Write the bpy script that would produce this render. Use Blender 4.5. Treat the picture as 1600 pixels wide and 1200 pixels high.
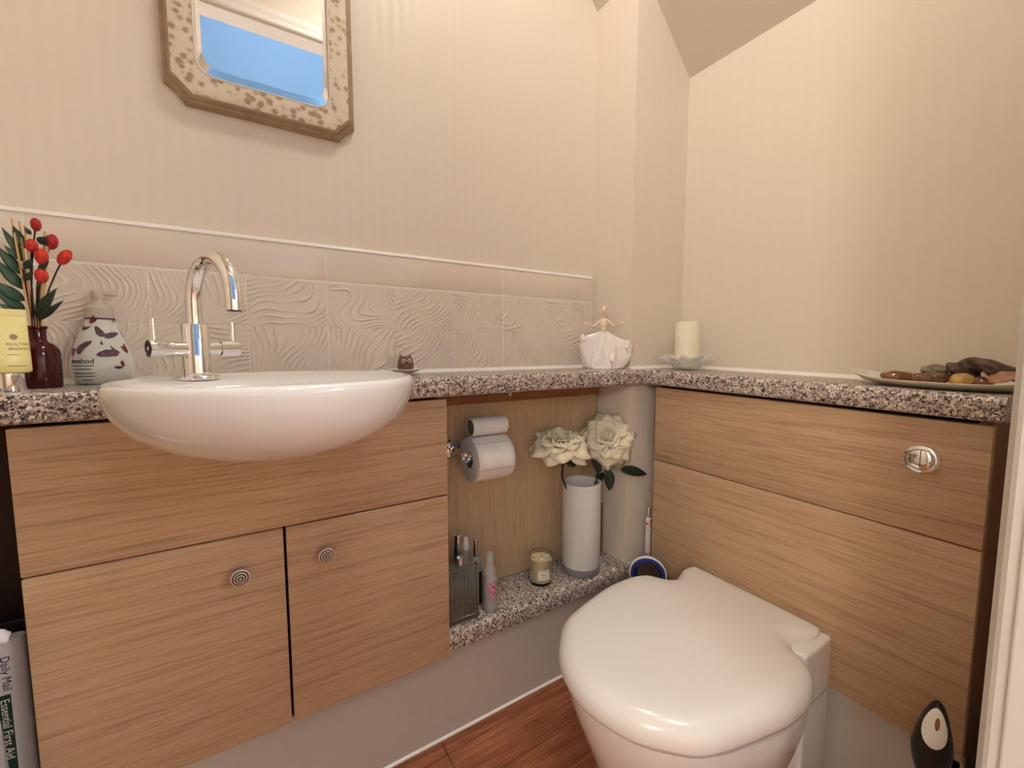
import bpy, bmesh, math, random
import numpy as np
from mathutils import Vector, Matrix, noise
for o in list(bpy.data.objects): bpy.data.objects.remove(o)
scene = bpy.context.scene
C = scene.collection
random.seed(7)
PI = math.pi
sin, cos = math.sin, math.cos

# ------------------------------------------------------------------ camera
ZC = 0.925                                   # camera height above the floor
FPX, YAW, PITCH = 652.2, math.radians(32.02), math.radians(-4.853)
cd = bpy.data.cameras.new('camera'); cam = bpy.data.objects.new('camera', cd); C.objects.link(cam)
cd.sensor_width = 36; cd.lens = FPX / 1600 * 36; cd.clip_start = 0.01
cam.location = (0, 0, ZC); cam.rotation_euler = (PI / 2 + PITCH, 0, -YAW)
scene.camera = cam
# ------------------------------------------------------------------ world, exposure
w = bpy.data.worlds.new('world'); scene.world = w; w.use_nodes = True
w.node_tree.nodes['Background'].inputs[0].default_value = (1, 0.9, 0.8, 1)
w.node_tree.nodes['Background'].inputs[1].default_value = 0.15
scene.view_settings.view_transform = 'Standard'; scene.view_settings.look = 'None'
scene.view_settings.gamma = 1; scene.view_settings.use_curve_mapping = False
scene.view_settings.exposure = 0.07
LAMP_POS = (0.50, 0.48, 2.40); LAMP_STRENGTH = 46.0; LAMP_COL = (1.0, 0.95, 0.88)
HALL_FILL_POS = (0.3, -0.55, 3.30); HALL_FILL_STRENGTH = 60.0; HALL_FILL_COL = (1.0, 0.965, 0.92)  # hanging globe added in the hall, out of view, as fill light
FLOOR_FILLS = [(-1.15, -1.0, 1.62, 23.0), (1.40, -1.0, 1.62, 30.0)]        # unseen fill globes added in the hall for soft frontal light

# pixel -> point on a known plane (1600x1200 frame); z absolute
_f = Vector((sin(YAW) * cos(PITCH), cos(YAW) * cos(PITCH), sin(PITCH)))
_r = Vector((cos(YAW), -sin(YAW), 0)); _u = _r.cross(_f)
def ray(u, v): return _f + _r * ((u - 800) / FPX) - _u * ((v - 600) / FPX)
def onY(u, v, Y): d = ray(u, v); p = d * (Y / d.y); return Vector((p.x, p.y, p.z + ZC))
def onX(u, v, X): d = ray(u, v); p = d * (X / d.x); return Vector((p.x, p.y, p.z + ZC))
def onZ(u, v, Z): d = ray(u, v); p = d * ((Z - ZC) / d.z); return Vector((p.x, p.y, p.z + ZC))

# ------------------------------------------------------------------ dimensions (metres)
YF, YW, YB = 0.85, 1.03, 0.867               # left unit front, back wall, front of the boxing
XB, XR, XF = 0.955, 1.19, 1.0037             # left of the boxing, right wall, right unit front
XU0, XU1 = -0.291, 0.362                     # left unit
YU0, YU1 = 0.150, 0.809                      # right unit
XL = -0.52                                   # left wall
ZT, ZTB = 0.864, 0.8195                      # worktop top / underside
ZP1, ZG, ZP0 = 0.814, 0.598, 0.2134          # fronts: top, gap, bottom
ZS, ZSB = 0.262, 0.214                       # alcove shelf
YD = 0.066                                   # room face of the door wall
CEIL = 2.42

# ------------------------------------------------------------------ materials
def srgb(r, g, b):
    f = lambda c: (c / 255 / 12.92) if c / 255 <= 0.04045 else ((c / 255 + 0.055) / 1.055) ** 2.4
    return (f(r), f(g), f(b), 1)
MATS = {}
def mat(name, col=(0.8, 0.8, 0.8), rough=0.5, metal=0.0, trans=0.0, ior=1.45, spec=0.5, coat=0.0, emit=None, sss=0.0, bump=None, var=None):
    m = bpy.data.materials.new(name); m.use_nodes = True
    nt = m.node_tree; b = nt.nodes['Principled BSDF']
    c = col if len(col) == 4 else (*col, 1)
    b.inputs['Base Color'].default_value = c; b.inputs['Roughness'].default_value = rough
    b.inputs['Metallic'].default_value = metal; b.inputs['Transmission Weight'].default_value = trans
    b.inputs['IOR'].default_value = ior; b.inputs['Specular IOR Level'].default_value = spec
    b.inputs['Coat Weight'].default_value = coat
    if sss:
        b.inputs['Subsurface Weight'].default_value = sss; b.inputs['Subsurface Radius'].default_value = (0.01, 0.008, 0.006)
    if emit:
        b.inputs['Emission Color'].default_value = (*emit[0], 1); b.inputs['Emission Strength'].default_value = emit[1]
    co = nt.nodes.new('ShaderNodeTexCoord')
    if var:                                     # gentle mottling: (scale, amount)
        n = nt.nodes.new('ShaderNodeTexNoise'); n.inputs['Scale'].default_value = var[0]; n.inputs['Detail'].default_value = 4
        nt.links.new(co.outputs['Object'], n.inputs['Vector'])
        r = nt.nodes.new('ShaderNodeValToRGB')
        r.color_ramp.elements[0].position = 0.3; r.color_ramp.elements[1].position = 0.7
        lo = [max(0, v * (1 - var[1])) for v in c[:3]]; hi = [min(1, v * (1 + var[1])) for v in c[:3]]
        r.color_ramp.elements[0].color = (*lo, 1); r.color_ramp.elements[1].color = (*hi, 1)
        nt.links.new(n.outputs['Fac'], r.inputs['Fac']); nt.links.new(r.outputs['Color'], b.inputs['Base Color'])
    if bump:                                    # (scale, strength, distance)
        n = nt.nodes.new('ShaderNodeTexNoise'); n.inputs['Scale'].default_value = bump[0]; n.inputs['Detail'].default_value = 3
        nt.links.new(co.outputs['Object'], n.inputs['Vector'])
        bp = nt.nodes.new('ShaderNodeBump'); bp.inputs['Strength'].default_value = bump[1]; bp.inputs['Distance'].default_value = bump[2]
        nt.links.new(n.outputs['Fac'], bp.inputs['Height']); nt.links.new(bp.outputs['Normal'], b.inputs['Normal'])
    MATS[name] = m
    return m
def ramp(nt, fac, stops, interp='LINEAR'):
    r = nt.nodes.new('ShaderNodeValToRGB'); r.color_ramp.interpolation = interp
    el = r.color_ramp.elements
    while len(el) < len(stops): el.new(0.5)
    for e, (p, c) in zip(el, stops): e.position = p; e.color = c if len(c) == 4 else (*c, 1)
    nt.links.new(fac, r.inputs['Fac'])
    return r
def wood(name, cols, along, scale=1.0, rough=0.45, bump=0.12):
    m = mat(name, cols[0], rough); nt = m.node_tree; b = nt.nodes['Principled BSDF']
    co = nt.nodes.new('ShaderNodeTexCoord'); L = nt.links.new
    def layer(sl, sc, det, dist):
        mp = nt.nodes.new('ShaderNodeMapping'); s = [sc * scale] * 3; s[along] = sl * scale
        mp.inputs['Scale'].default_value = s; L(co.outputs['Object'], mp.inputs['Vector'])
        n = nt.nodes.new('ShaderNodeTexNoise'); n.inputs['Scale'].default_value = 1; n.inputs['Detail'].default_value = det
        n.inputs['Distortion'].default_value = dist; L(mp.outputs['Vector'], n.inputs['Vector']); return n
    n1 = layer(1.6, 60, 6, 0.5); n2 = layer(10, 420, 4, 0.3)
    mx = nt.nodes.new('ShaderNodeMath'); mx.operation = 'MULTIPLY_ADD'
    L(n2.outputs['Fac'], mx.inputs[0]); mx.inputs[1].default_value = 0.68; 
    ms = nt.nodes.new('ShaderNodeMath'); ms.operation = 'MULTIPLY'; L(n1.outputs['Fac'], ms.inputs[0]); ms.inputs[1].default_value = 0.36
    L(ms.outputs[0], mx.inputs[2])
    r = ramp(nt, mx.outputs[0], [(0.36, cols[0]), (0.5, cols[1]), (0.62, cols[2])]); L(r.outputs['Color'], b.inputs['Base Color'])
    bp = nt.nodes.new('ShaderNodeBump'); bp.inputs['Strength'].default_value = bump; bp.inputs['Distance'].default_value = 0.001
    L(mx.outputs[0], bp.inputs['Height']); L(bp.outputs['Normal'], b.inputs['Normal'])
    return m
def wallpaper(name, a, bcol, along, period=0.0265):
    m = mat(name, a, 0.5, spec=0.4); nt = m.node_tree; b = nt.nodes['Principled BSDF']; L = nt.links.new
    co = nt.nodes.new('ShaderNodeTexCoord'); sp = nt.nodes.new('ShaderNodeSeparateXYZ'); L(co.outputs['Object'], sp.inputs[0])
    s = nt.nodes.new('ShaderNodeMath'); s.operation = 'MULTIPLY'; L(sp.outputs[along], s.inputs[0]); s.inputs[1].default_value = 2 * PI / period
    sn = nt.nodes.new('ShaderNodeMath'); sn.operation = 'SINE'; L(s.outputs[0], sn.inputs[0])
    mr = nt.nodes.new('ShaderNodeMapRange'); mr.inputs[1].default_value = -0.35; mr.inputs[2].default_value = 0.35; L(sn.outputs[0], mr.inputs[0])
    r = ramp(nt, mr.outputs[0], [(0, a), (1, bcol)]); L(r.outputs['Color'], b.inputs['Base Color'])
    rr = nt.nodes.new('ShaderNodeMapRange'); rr.inputs[3].default_value = 0.58; rr.inputs[4].default_value = 0.38
    L(mr.outputs[0], rr.inputs[0]); L(rr.outputs[0], b.inputs['Roughness'])
    n = nt.nodes.new('ShaderNodeTexNoise'); n.inputs['Scale'].default_value = 380; L(co.outputs['Object'], n.inputs['Vector'])
    bp = nt.nodes.new('ShaderNodeBump'); bp.inputs['Strength'].default_value = 0.12; bp.inputs['Distance'].default_value = 0.0006
    L(n.outputs['Fac'], bp.inputs['Height']); L(bp.outputs['Normal'], b.inputs['Normal'])
    return m
def speckle(name, scale=320):
    m = mat(name, (0.4, 0.35, 0.3), 0.32, spec=0.5); nt = m.node_tree; b = nt.nodes['Principled BSDF']; L = nt.links.new
    co = nt.nodes.new('ShaderNodeTexCoord'); n = nt.nodes.new('ShaderNodeTexNoise'); n.inputs['Scale'].default_value = 260
    L(co.outputs['Object'], n.inputs['Vector'])
    mixv = nt.nodes.new('ShaderNodeMix'); mixv.data_type = 'RGBA'; mixv.blend_type = 'LINEAR_LIGHT'; mixv.inputs[0].default_value = 0.006
    L(co.outputs['Object'], mixv.inputs[6]); L(n.outputs['Color'], mixv.inputs[7])
    v = nt.nodes.new('ShaderNodeTexVoronoi'); v.inputs['Scale'].default_value = scale; L(mixv.outputs[2], v.inputs['Vector'])
    sp = nt.nodes.new('ShaderNodeSeparateColor'); L(v.outputs['Color'], sp.inputs[0])
    r = ramp(nt, sp.outputs[0], [(0.0, srgb(38, 32, 38)), (0.17, srgb(92, 82, 84)), (0.32, srgb(150, 132, 124)), (0.48, srgb(192, 174, 160)), (0.68, srgb(216, 202, 186)), (0.86, srgb(240, 232, 220))], 'CONSTANT')
    L(r.outputs['Color'], b.inputs['Base Color'])
    return m
wallpaper('paper_x', srgb(231, 218, 200), srgb(232, 219, 201), 0)
wallpaper('paper_y', srgb(231, 218, 200), srgb(231.6, 218.6, 200.6), 1, 0.034)
mat('paint_cream', srgb(224, 214, 198), 0.8, bump=(300, 0.1, 0.0005))
mat('paint_ceiling', srgb(222, 210, 192), 0.85, bump=(220, 0.1, 0.0005))
mat('paint_blue', srgb(80, 116, 156), 0.7, bump=(300, 0.08, 0.0005))
mat('paint_white', srgb(232, 228, 220), 0.35, bump=(90, 0.03, 0.0005))
mat('plinth', srgb(198, 189, 178), 0.42, bump=(500, 0.1, 0.0003))
oak = [srgb(164, 131, 100), srgb(194, 160, 126), srgb(203, 170, 135)]
wood('oak_x', oak, 0); wood('oak_y', oak, 1)
wood('oak_z', [srgb(184, 154, 118), srgb(204, 174, 138), srgb(214, 186, 150)], 2)
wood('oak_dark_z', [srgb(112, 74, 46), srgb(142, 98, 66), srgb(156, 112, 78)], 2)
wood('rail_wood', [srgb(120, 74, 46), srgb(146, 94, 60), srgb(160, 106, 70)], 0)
wood('floor_wood', [srgb(104, 58, 38), srgb(152, 90, 60), srgb(184, 120, 84)], 0, 0.8, 0.36, 0.2)
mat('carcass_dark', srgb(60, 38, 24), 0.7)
mat('gap_black', srgb(22, 16, 14), 0.8)
speckle('granite')
mat('tile_glaze', srgb(230, 216, 198), 0.14, spec=0.55, coat=0.2, var=(6, 0.02))
mat('grout', srgb(240, 232, 220), 0.7)
mat('silicone', srgb(244, 238, 230), 0.35)
mat('ceramic', srgb(236, 232, 226), 0.08, spec=0.5, coat=0.5)
mat('lid_plastic', srgb(236, 230, 222), 0.18, spec=0.5)
mat('chrome', (0.86, 0.86, 0.86), 0.06, 1.0)
mat('chrome_dark', (0.28, 0.27, 0.27), 0.3, 1.0)
mat('aerator', (0.05, 0.05, 0.05), 0.6)
mat('mirror_glass', (0.93, 0.94, 0.95), 0.0, 1.0)
mat('glass', (0.985, 0.985, 0.98), 0.02, trans=1.0, ior=1.48)
mat('steel', (0.66, 0.65, 0.64), 0.25, 0.55, spec=0.8)
mat('lotus_glass', (0.93, 0.92, 0.88), 0.08, spec=0.9, coat=0.6)
MATS['lotus_glass'].node_tree.nodes['Principled BSDF'].inputs['Alpha'].default_value = 0.30
mat('base_glass', (0.93, 0.92, 0.90), 0.15, trans=0.7, ior=1.3)
mat('seam_grey', srgb(170, 158, 146), 0.6)
mat('glass_frost', (0.93, 0.92, 0.9), 0.35, trans=0.75, ior=1.45)
mat('glass_smoke', (0.62, 0.6, 0.5), 0.05, trans=0.85, ior=1.48)
mat('opal_glass', srgb(226, 222, 216), 0.3, spec=0.5, bump=(900, 0.06, 0.0003))
mat('paper_white', srgb(238, 234, 228), 0.9, bump=(420, 0.35, 0.001))
mat('card_tube', srgb(126, 118, 84), 0.9)
mat('wax_cream', srgb(238, 224, 178), 0.55, sss=0.25)
mat('wax_pillar', srgb(240, 230, 206), 0.5, sss=0.3, bump=(60, 0.1, 0.001))
mat('label_white', srgb(236, 228, 212), 0.7)
mat('ink_dark', srgb(42, 36, 40), 0.7)
mat('ink_grey', srgb(150, 142, 104), 0.7)
mat('ink_navy', srgb(34, 34, 84), 0.7)
mat('ink_green', srgb(26, 58, 42), 0.7)
mat('newsprint', srgb(208, 202, 196), 0.85, bump=(300, 0.1, 0.0004))
mat('black_card', srgb(20, 18, 24), 0.5)
mat('white_plastic_bag', srgb(232, 234, 244), 0.4, bump=(60, 0.5, 0.003))
mat('tube_yellow', srgb(238, 226, 152), 0.38)
mat('bottle_red', srgb(74, 7, 11), 0.08, trans=0.3, ior=1.45)
mat('soap_body', srgb(226, 226, 216), 0.12, spec=0.5, coat=0.3)
mat('soap_clear', srgb(228, 216, 196), 0.2, trans=0.35)
mat('butterfly', srgb(104, 74, 82), 0.5, var=(220, 0.5))
mat('butterfly_red', srgb(136, 52, 60), 0.5, var=(220, 0.5))
mat('berry', srgb(206, 52, 36), 0.6, bump=(500, 0.9, 0.002), var=(160, 0.35))
mat('berry_dark', srgb(176, 34, 36), 0.6, bump=(500, 0.9, 0.002), var=(160, 0.35))
mat('leaf_green', srgb(44, 74, 44), 0.45, var=(60, 0.3))
mat('leaf_dark', srgb(30, 44, 32), 0.4, var=(60, 0.3))
mat('reed', srgb(216, 172, 108), 0.7)
mat('stem_dark', srgb(38, 32, 26), 0.6)
mat('rose_petal', srgb(240, 228, 200), 0.6, sss=0.12, spec=0.3)
mat('porcelain', srgb(240, 232, 222), 0.14, coat=0.4)
mat('porcelain_skin', srgb(240, 214, 192), 0.2, coat=0.3)
mat('porcelain_hair', srgb(226, 198, 178), 0.25, coat=0.3)
mat('porcelain_bodice', srgb(238, 220, 180), 0.2, coat=0.3)
mat('lip', srgb(190, 96, 90), 0.4)
mat('owl', srgb(110, 72, 58), 0.3, var=(120, 0.5), coat=0.3)
mat('owl_face', srgb(206, 168, 124), 0.3, coat=0.3)
mat('dish_white', srgb(236, 228, 212), 0.2, coat=0.3)
mat('pebble_brown', srgb(126, 82, 44), 0.15, var=(45, 0.5), coat=0.5)
mat('pebble_red', srgb(112, 70, 48), 0.2, var=(80, 0.5), coat=0.4)
mat('pebble_yellow', srgb(196, 158, 92), 0.35, var=(50, 0.25))
mat('rock_dark', srgb(98, 76, 64), 0.7, var=(70, 0.65), bump=(120, 1, 0.004))
mat('rock_grey', srgb(140, 132, 108), 0.7, var=(90, 0.5), bump=(120, 1, 0.004))
mat('petal_dried', srgb(188, 140, 108), 0.6, var=(80, 0.3))
mat('plastic_black', srgb(26, 24, 26), 0.35)
mat('plastic_white', srgb(240, 238, 232), 0.2)
mat('plastic_blue', srgb(44, 62, 132), 0.25)
mat('tube_orange', srgb(214, 96, 58), 0.35)
mat('tube_white', srgb(228, 214, 204), 0.35)
mat('pink_print', srgb(204, 140, 156), 0.4, var=(150, 0.5))
mat('lamp_glass', (1, 0.95, 0.88), 0.4, emit=(LAMP_COL, LAMP_STRENGTH))
mat('fill_globe', (1, 0.95, 0.88), 0.6, emit=(HALL_FILL_COL, FLOOR_FILLS[0][3]))
mat('fill_globe_bright', (1, 0.95, 0.88), 0.6, emit=(HALL_FILL_COL, FLOOR_FILLS[1][3]))
mat('fill_pendant_globe', (1, 0.95, 0.88), 0.4, emit=(HALL_FILL_COL, HALL_FILL_STRENGTH))
def frame_mat():
    m = mat('frame_cream', srgb(222, 208, 184), 0.55); nt = m.node_tree; b = nt.nodes['Principled BSDF']; L = nt.links.new
    co = nt.nodes.new('ShaderNodeTexCoord')
    v = nt.nodes.new('ShaderNodeTexVoronoi'); v.inputs['Scale'].default_value = 70; L(co.outputs['Object'], v.inputs['Vector'])
    n = nt.nodes.new('ShaderNodeTexNoise'); n.inputs['Scale'].default_value = 46; n.inputs['Detail'].default_value = 4; L(co.outputs['Object'], n.inputs['Vector'])
    a = nt.nodes.new('ShaderNodeMath'); a.operation = 'MULTIPLY_ADD'; L(n.outputs['Fac'], a.inputs[0]); a.inputs[1].default_value = -0.85; L(v.outputs['Distance'], a.inputs[2])
    r = ramp(nt, a.outputs[0], [(0.0, srgb(166, 142, 110)), (0.10, srgb(188, 166, 134)), (0.26, srgb(218, 204, 180)), (1, srgb(226, 214, 192))])
    ad = nt.nodes.new('ShaderNodeMath'); ad.operation = 'ADD'; L(a.outputs[0], ad.inputs[0]); ad.inputs[1].default_value = 0.19; L(ad.outputs[0], r.inputs['Fac'])
    L(r.outputs['Color'], b.inputs['Base Color'])
frame_mat()
mat('frame_taupe', srgb(160, 136, 108), 0.5, var=(40, 0.15))

# ------------------------------------------------------------------ mesh helpers
def obj(name, bm, m, parent=None, smooth=None, loc=None):
    me = bpy.data.meshes.new(name)
    if smooth is not None:
        for f in bm.faces: f.smooth = True
    bm.to_mesh(me); bm.free()
    if smooth is not None and smooth > 0: me.set_sharp_from_angle(angle=math.radians(smooth))
    ms = m if isinstance(m, (list, tuple)) else [m]
    for k in ms: me.materials.append(MATS[k])
    o = bpy.data.objects.new(name, me); C.objects.link(o)
    if parent: o.parent = parent
    if loc: o.location = loc
    return o
def tag(o, label, cat, group=None):
    o['label'] = label; o['category'] = cat
    if group: o['group'] = group
    return o
def thing(name, label, cat, loc=(0, 0, 0), rot=(0, 0, 0), group=None):
    o = bpy.data.objects.new(name, None); C.objects.link(o); o.empty_display_size = 0.02
    o.location = loc; o.rotation_euler = rot
    return tag(o, label, cat, group)
def struct(name, bm, m, parent=None, smooth=None):
    o = obj(name, bm, m, parent, smooth)
    o['kind'] = 'structure'
    return o
def box(x0, x1, y0, y1, z0, z1, bev=0, seg=2, bm=None):
    b = bmesh.new(); bmesh.ops.create_cube(b, size=1)
    for v in b.verts: v.co = Vector((x0 + (v.co.x + .5) * (x1 - x0), y0 + (v.co.y + .5) * (y1 - y0), z0 + (v.co.z + .5) * (z1 - z0)))
    if bev: bmesh.ops.bevel(b, geom=list(b.edges), offset=bev, segments=seg, profile=0.5, affect='EDGES')
    return merge(bm, b)
def merge(bm, b):
    if bm is None: return b
    me = bpy.data.meshes.new('tmp'); b.to_mesh(me); b.free(); bm.from_mesh(me); bpy.data.meshes.remove(me)
    return bm
def lathe(prof, n=48, bm=None, cx=0, cy=0, fr=None, closed=False):
    """prof: list of (r, z). fr(a, i) -> radius factor"""
    b = bm or bmesh.new(); rings = []
    for i, (r, z) in enumerate(prof):
        if r < 1e-6: rings.append([b.verts.new((cx, cy, z))]); continue
        rings.append([b.verts.new((cx + r * (fr(2 * PI * k / n, i) if fr else 1) * cos(2 * PI * k / n), cy + r * (fr(2 * PI * k / n, i) if fr else 1) * sin(2 * PI * k / n), z)) for k in range(n)])
    pairs = list(zip(rings, rings[1:]))
    if closed: pairs.append((rings[-1], rings[0]))
    for a, c in pairs:
        for k in range(n):
            k2 = (k + 1) % n
            if len(a) == 1 and len(c) == 1: continue
            if len(a) == 1: b.faces.new((a[0], c[k2], c[k]))
            elif len(c) == 1: b.faces.new((a[k], a[k2], c[0]))
            else: b.faces.new((a[k], a[k2], c[k2], c[k]))
    bmesh.ops.recalc_face_normals(b, faces=b.faces)
    return b
def tube(pts, rad, n=12, bm=None, cap=True):
    b = bm or bmesh.new(); pts = [Vector(p) for p in pts]; rings = []
    rad = rad if isinstance(rad, (list, tuple)) else [rad] * len(pts)
    up = None
    for i, p in enumerate(pts):
        t = (pts[min(i + 1, len(pts) - 1)] - pts[max(i - 1, 0)]).normalized()
        if up is None: up = Vector((0, 0, 1)) if abs(t.z) < 0.9 else Vector((1, 0, 0))
        s = t.cross(up).normalized(); up = s.cross(t).normalized()
        rings.append([b.verts.new(p + (s * cos(2 * PI * k / n) + up * sin(2 * PI * k / n)) * rad[i]) for k in range(n)])
    for a, c in zip(rings, rings[1:]):
        for k in range(n): b.faces.new((a[k], a[(k + 1) % n], c[(k + 1) % n], c[k]))
    if cap: b.faces.new(rings[0][::-1]); b.faces.new(rings[-1])
    bmesh.ops.recalc_face_normals(b, faces=b.faces)
    return b
def loft(rings, cap0=True, cap1=True, bm=None, closed=True):
    b = bm or bmesh.new(); R = [[b.verts.new(p) for p in r] for r in rings]; n = len(R[0])
    for a, c in zip(R, R[1:]):
        for k in range(n if closed else n - 1): b.faces.new((a[k], a[(k + 1) % n], c[(k + 1) % n], c[k]))
    if cap0: b.faces.new(R[0][::-1])
    if cap1: b.faces.new(R[-1])
    bmesh.ops.recalc_face_normals(b, faces=b.faces)
    return b
def grid(fn, nu, nv, bm=None):
    b = bm or bmesh.new()
    V = [[b.verts.new(fn(i / nu, j / nv)) for i in range(nu + 1)] for j in range(nv + 1)]
    for j in range(nv):
        for i in range(nu): b.faces.new((V[j][i], V[j][i + 1], V[j + 1][i + 1], V[j + 1][i]))
    return b
def prism(pts, axis, d0, d1, bev=0, bm=None):
    """pts 2D outline, extruded along axis from d0 to d1"""
    def P(a, c, d): return {0: (d, a, c), 1: (a, d, c), 2: (a, c, d)}[axis]
    b = bmesh.new(); A = [b.verts.new(P(a, c, d0)) for a, c in pts]; D = [b.verts.new(P(a, c, d1)) for a, c in pts]; n = len(pts)
    b.faces.new(A); b.faces.new(D[::-1])
    for k in range(n): b.faces.new((A[k], A[(k + 1) % n], D[(k + 1) % n], D[k]))
    bmesh.ops.recalc_face_normals(b, faces=b.faces)
    if bev: bmesh.ops.bevel(b, geom=list(b.edges), offset=bev, segments=2, profile=0.5, affect='EDGES')
    return merge(bm, b)
def solidify(o, t, off=0):
    m = o.modifiers.new('thickness', 'SOLIDIFY'); m.thickness = t; m.offset = off; return o
def subsurf(o, l=2):
    m = o.modifiers.new('smooth', 'SUBSURF'); m.levels = l; m.render_levels = l; return o
def text_bm(s, size, ext=0.0002, space=1.0):
    cu = bpy.data.curves.new('txt', 'FONT'); cu.body = s; cu.size = size; cu.extrude = ext; cu.space_character = space; cu.resolution_u = 3
    to = bpy.data.objects.new('txt', cu); C.objects.link(to)
    me = bpy.data.meshes.new_from_object(to.evaluated_get(bpy.context.evaluated_depsgraph_get()))
    b = bmesh.new(); b.from_mesh(me); bpy.data.meshes.remove(me); bpy.data.objects.remove(to); bpy.data.curves.remove(cu)
    return b
def mapverts(b, fn):
    for v in b.verts: v.co = Vector(fn(v.co.copy()))
    return b
def rot2(v, a): return Vector((v.x * cos(a) - v.y * sin(a), v.x * sin(a) + v.y * cos(a), v.z))

def sag(y, z):
    """the right-hand worktop and cabinet run slightly out of level towards the door"""
    f = min(1, max(0, (z - .25) / (ZT - .25))); return .0135 * max(0, .80 - y) / .65 * f ** 1.5
def sagged(b):
    for v in b.verts: v.co.z -= sag(v.co.y, v.co.z)
    return b
# ================================================================== THE ROOM
T = 0.1
# floor with planks running along X
fl = struct('floor', box(XL - T, 1.75, -1.7, YW + T, -0.06, -0.012), 'gap_black')
pw = 0.127; k = 0
plank_lib = {}
y = -1.68
while y < YW:
    x = XL - 0.1 - random.random() * 0.6
    while x < 1.7:
        x0, x1 = max(x, XL - 0.09), min(x + 1.2, 1.74); y1 = min(y + pw, YW + 0.09)
        if x1 - x0 > 0.02:
            o = struct('plank', box(x0 + .0006, x1 - .0006, y + .0006, y1 - .0006, -0.012, 0, 0.0008, 1), 'floor_wood', fl)
        x += 1.2
    y += pw
# back wall, boxing, right wall, left wall
wb = struct('wall_back', box(XL - T, XR + T, YW, YW + T, 0, CEIL + .1), 'paper_x')
wbx = struct('wall_boxing', box(XB, XR + 0.02, YB, YW + 0.02, 0, CEIL + .1), ['paper_x', 'paper_y'])
for p in wbx.data.polygons:
    if abs(p.normal.x) > 0.5: p.material_index = 1
wr = struct('wall_right', box(XR, XR + T, YD - 0.075, YW + T, 0, CEIL + .1), 'paper_y')
wl = struct('wall_left', box(XL - T, XL, YD - 0.075, YW + T, 0, CEIL + .1), 'paper_y')
DX0, DX1, DH = -0.235, 0.605, 2.158           # door opening
b = box(XL - T, DX0 - .03, YD - .075, YD, 0, CEIL + .1); box(DX1 + .03, XR + T, YD - .075, YD, 0, CEIL + .1, bm=b); box(DX0 - .03, DX1 + .03, YD - .075, YD, DH + .03, CEIL + .1, bm=b)
struct('wall_door', b, 'paint_cream')
# ceiling: flat part and the slope under the stairs
zs0 = 1.757                                   # height where the slope meets the right wall
struct('ceiling', box(XL - T, XR + T, YD - .075, YW + T, CEIL, CEIL + .1), 'paint_ceiling')
xs = XR - (CEIL - zs0) / 1.007
sl = prism([(XR + .01, zs0 - .01), (xs, CEIL + .005), (XR + .01, CEIL + .005)], 1, YD, YB + .004)
struct('ceiling_slope', sl, 'paint_ceiling')
pA = onY(934, 20, YW); pB = onY(925, 0, YW)
sl2 = (pB.z - pA.z) / (pA.x - pB.x)
xa = XB + .01; za = pA.z - sl2 * (xa - pA.x); xb = pA.x - (CEIL - pA.z) / sl2
struct('ceiling_nook', prism([(xa, za), (xb, CEIL + .005), (xa, CEIL + .005)], 1, YB, YW + .01), 'paint_ceiling')
# door lining and architraves
LIN = 0.03
b = box(DX1, DX1 + LIN, YD - .075, YD, 0, DH + LIN, 0.002); struct('door_lining_right', b, 'paint_white')
struct('door_lining_left', box(DX0 - LIN, DX0, YD - .075, YD, 0, DH + LIN, 0.002), 'paint_white')
struct('door_lining_head', box(DX0, DX1, YD - .075, YD, DH, DH + LIN, 0.002), 'paint_white')
AP = [(0.0, 0.0), (0.0, 0.008), (0.004, 0.012), (0.012, 0.013), (0.020, 0.0135), (0.026, 0.018), (0.034, 0.020), (0.040, 0.018), (0.044, 0.019), (0.048, 0.019), (0.050, 0.0)]
ar = bmesh.new()
def arch_ring(fn): return [ar.verts.new(fn(a, d)) for a, d in AP]
o_ = 0.006
R1 = arch_ring(lambda a, d: (DX1 + o_ + a, YD + d, 0)); R2 = arch_ring(lambda a, d: (DX1 + o_ + a, YD + d, DH + o_ + a))
R3 = arch_ring(lambda a, d: (DX0 - o_ - a, YD + d, DH + o_ + a)); R4 = arch_ring(lambda a, d: (DX0 - o_ - a, YD + d, 0))
for A_, B_ in ((R1, R2), (R2, R3), (R3, R4)):
    for q in range(len(AP) - 1): ar.faces.new((A_[q], A_[q + 1], B_[q + 1], B_[q]))
bmesh.ops.recalc_face_normals(ar, faces=ar.faces)
struct('trim_1', ar, 'paint_white', smooth=35)
# hall behind the camera, tall stairwell with blue walls
HY = -1.55
struct('wall_hall_back', box(-1.6, 1.9, HY - T, HY, -0.01, 1.3), 'paint_cream')
struct('wall_hall_upper', box(-1.6, 1.9, HY - T, HY, 1.3, 4.3), 'paint_blue')
struct('wall_hall_left', box(-1.7, -1.6, HY - T, YD - .075, -0.01, 4.3), 'paint_cream')
struct('wall_hall_right', box(1.72, 1.82, HY - T, YD - .075, -0.01, 4.3), 'paint_cream')
b = box(-1.7, XL - T, YD - .085, YD - .03, 0, 4.3); box(XR + T, 1.82, YD - .085, YD - .03, 0, 4.3, bm=b); box(XL - T, XR + T, YD - .085, YD - .03, CEIL + .1, 4.3, bm=b)
struct('wall_hall_front', b, 'paint_cream')
struct('ceiling_hall', box(-1.7, 1.82, HY - T, YD - .03, 4.3, 4.4), 'paint_ceiling')

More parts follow.
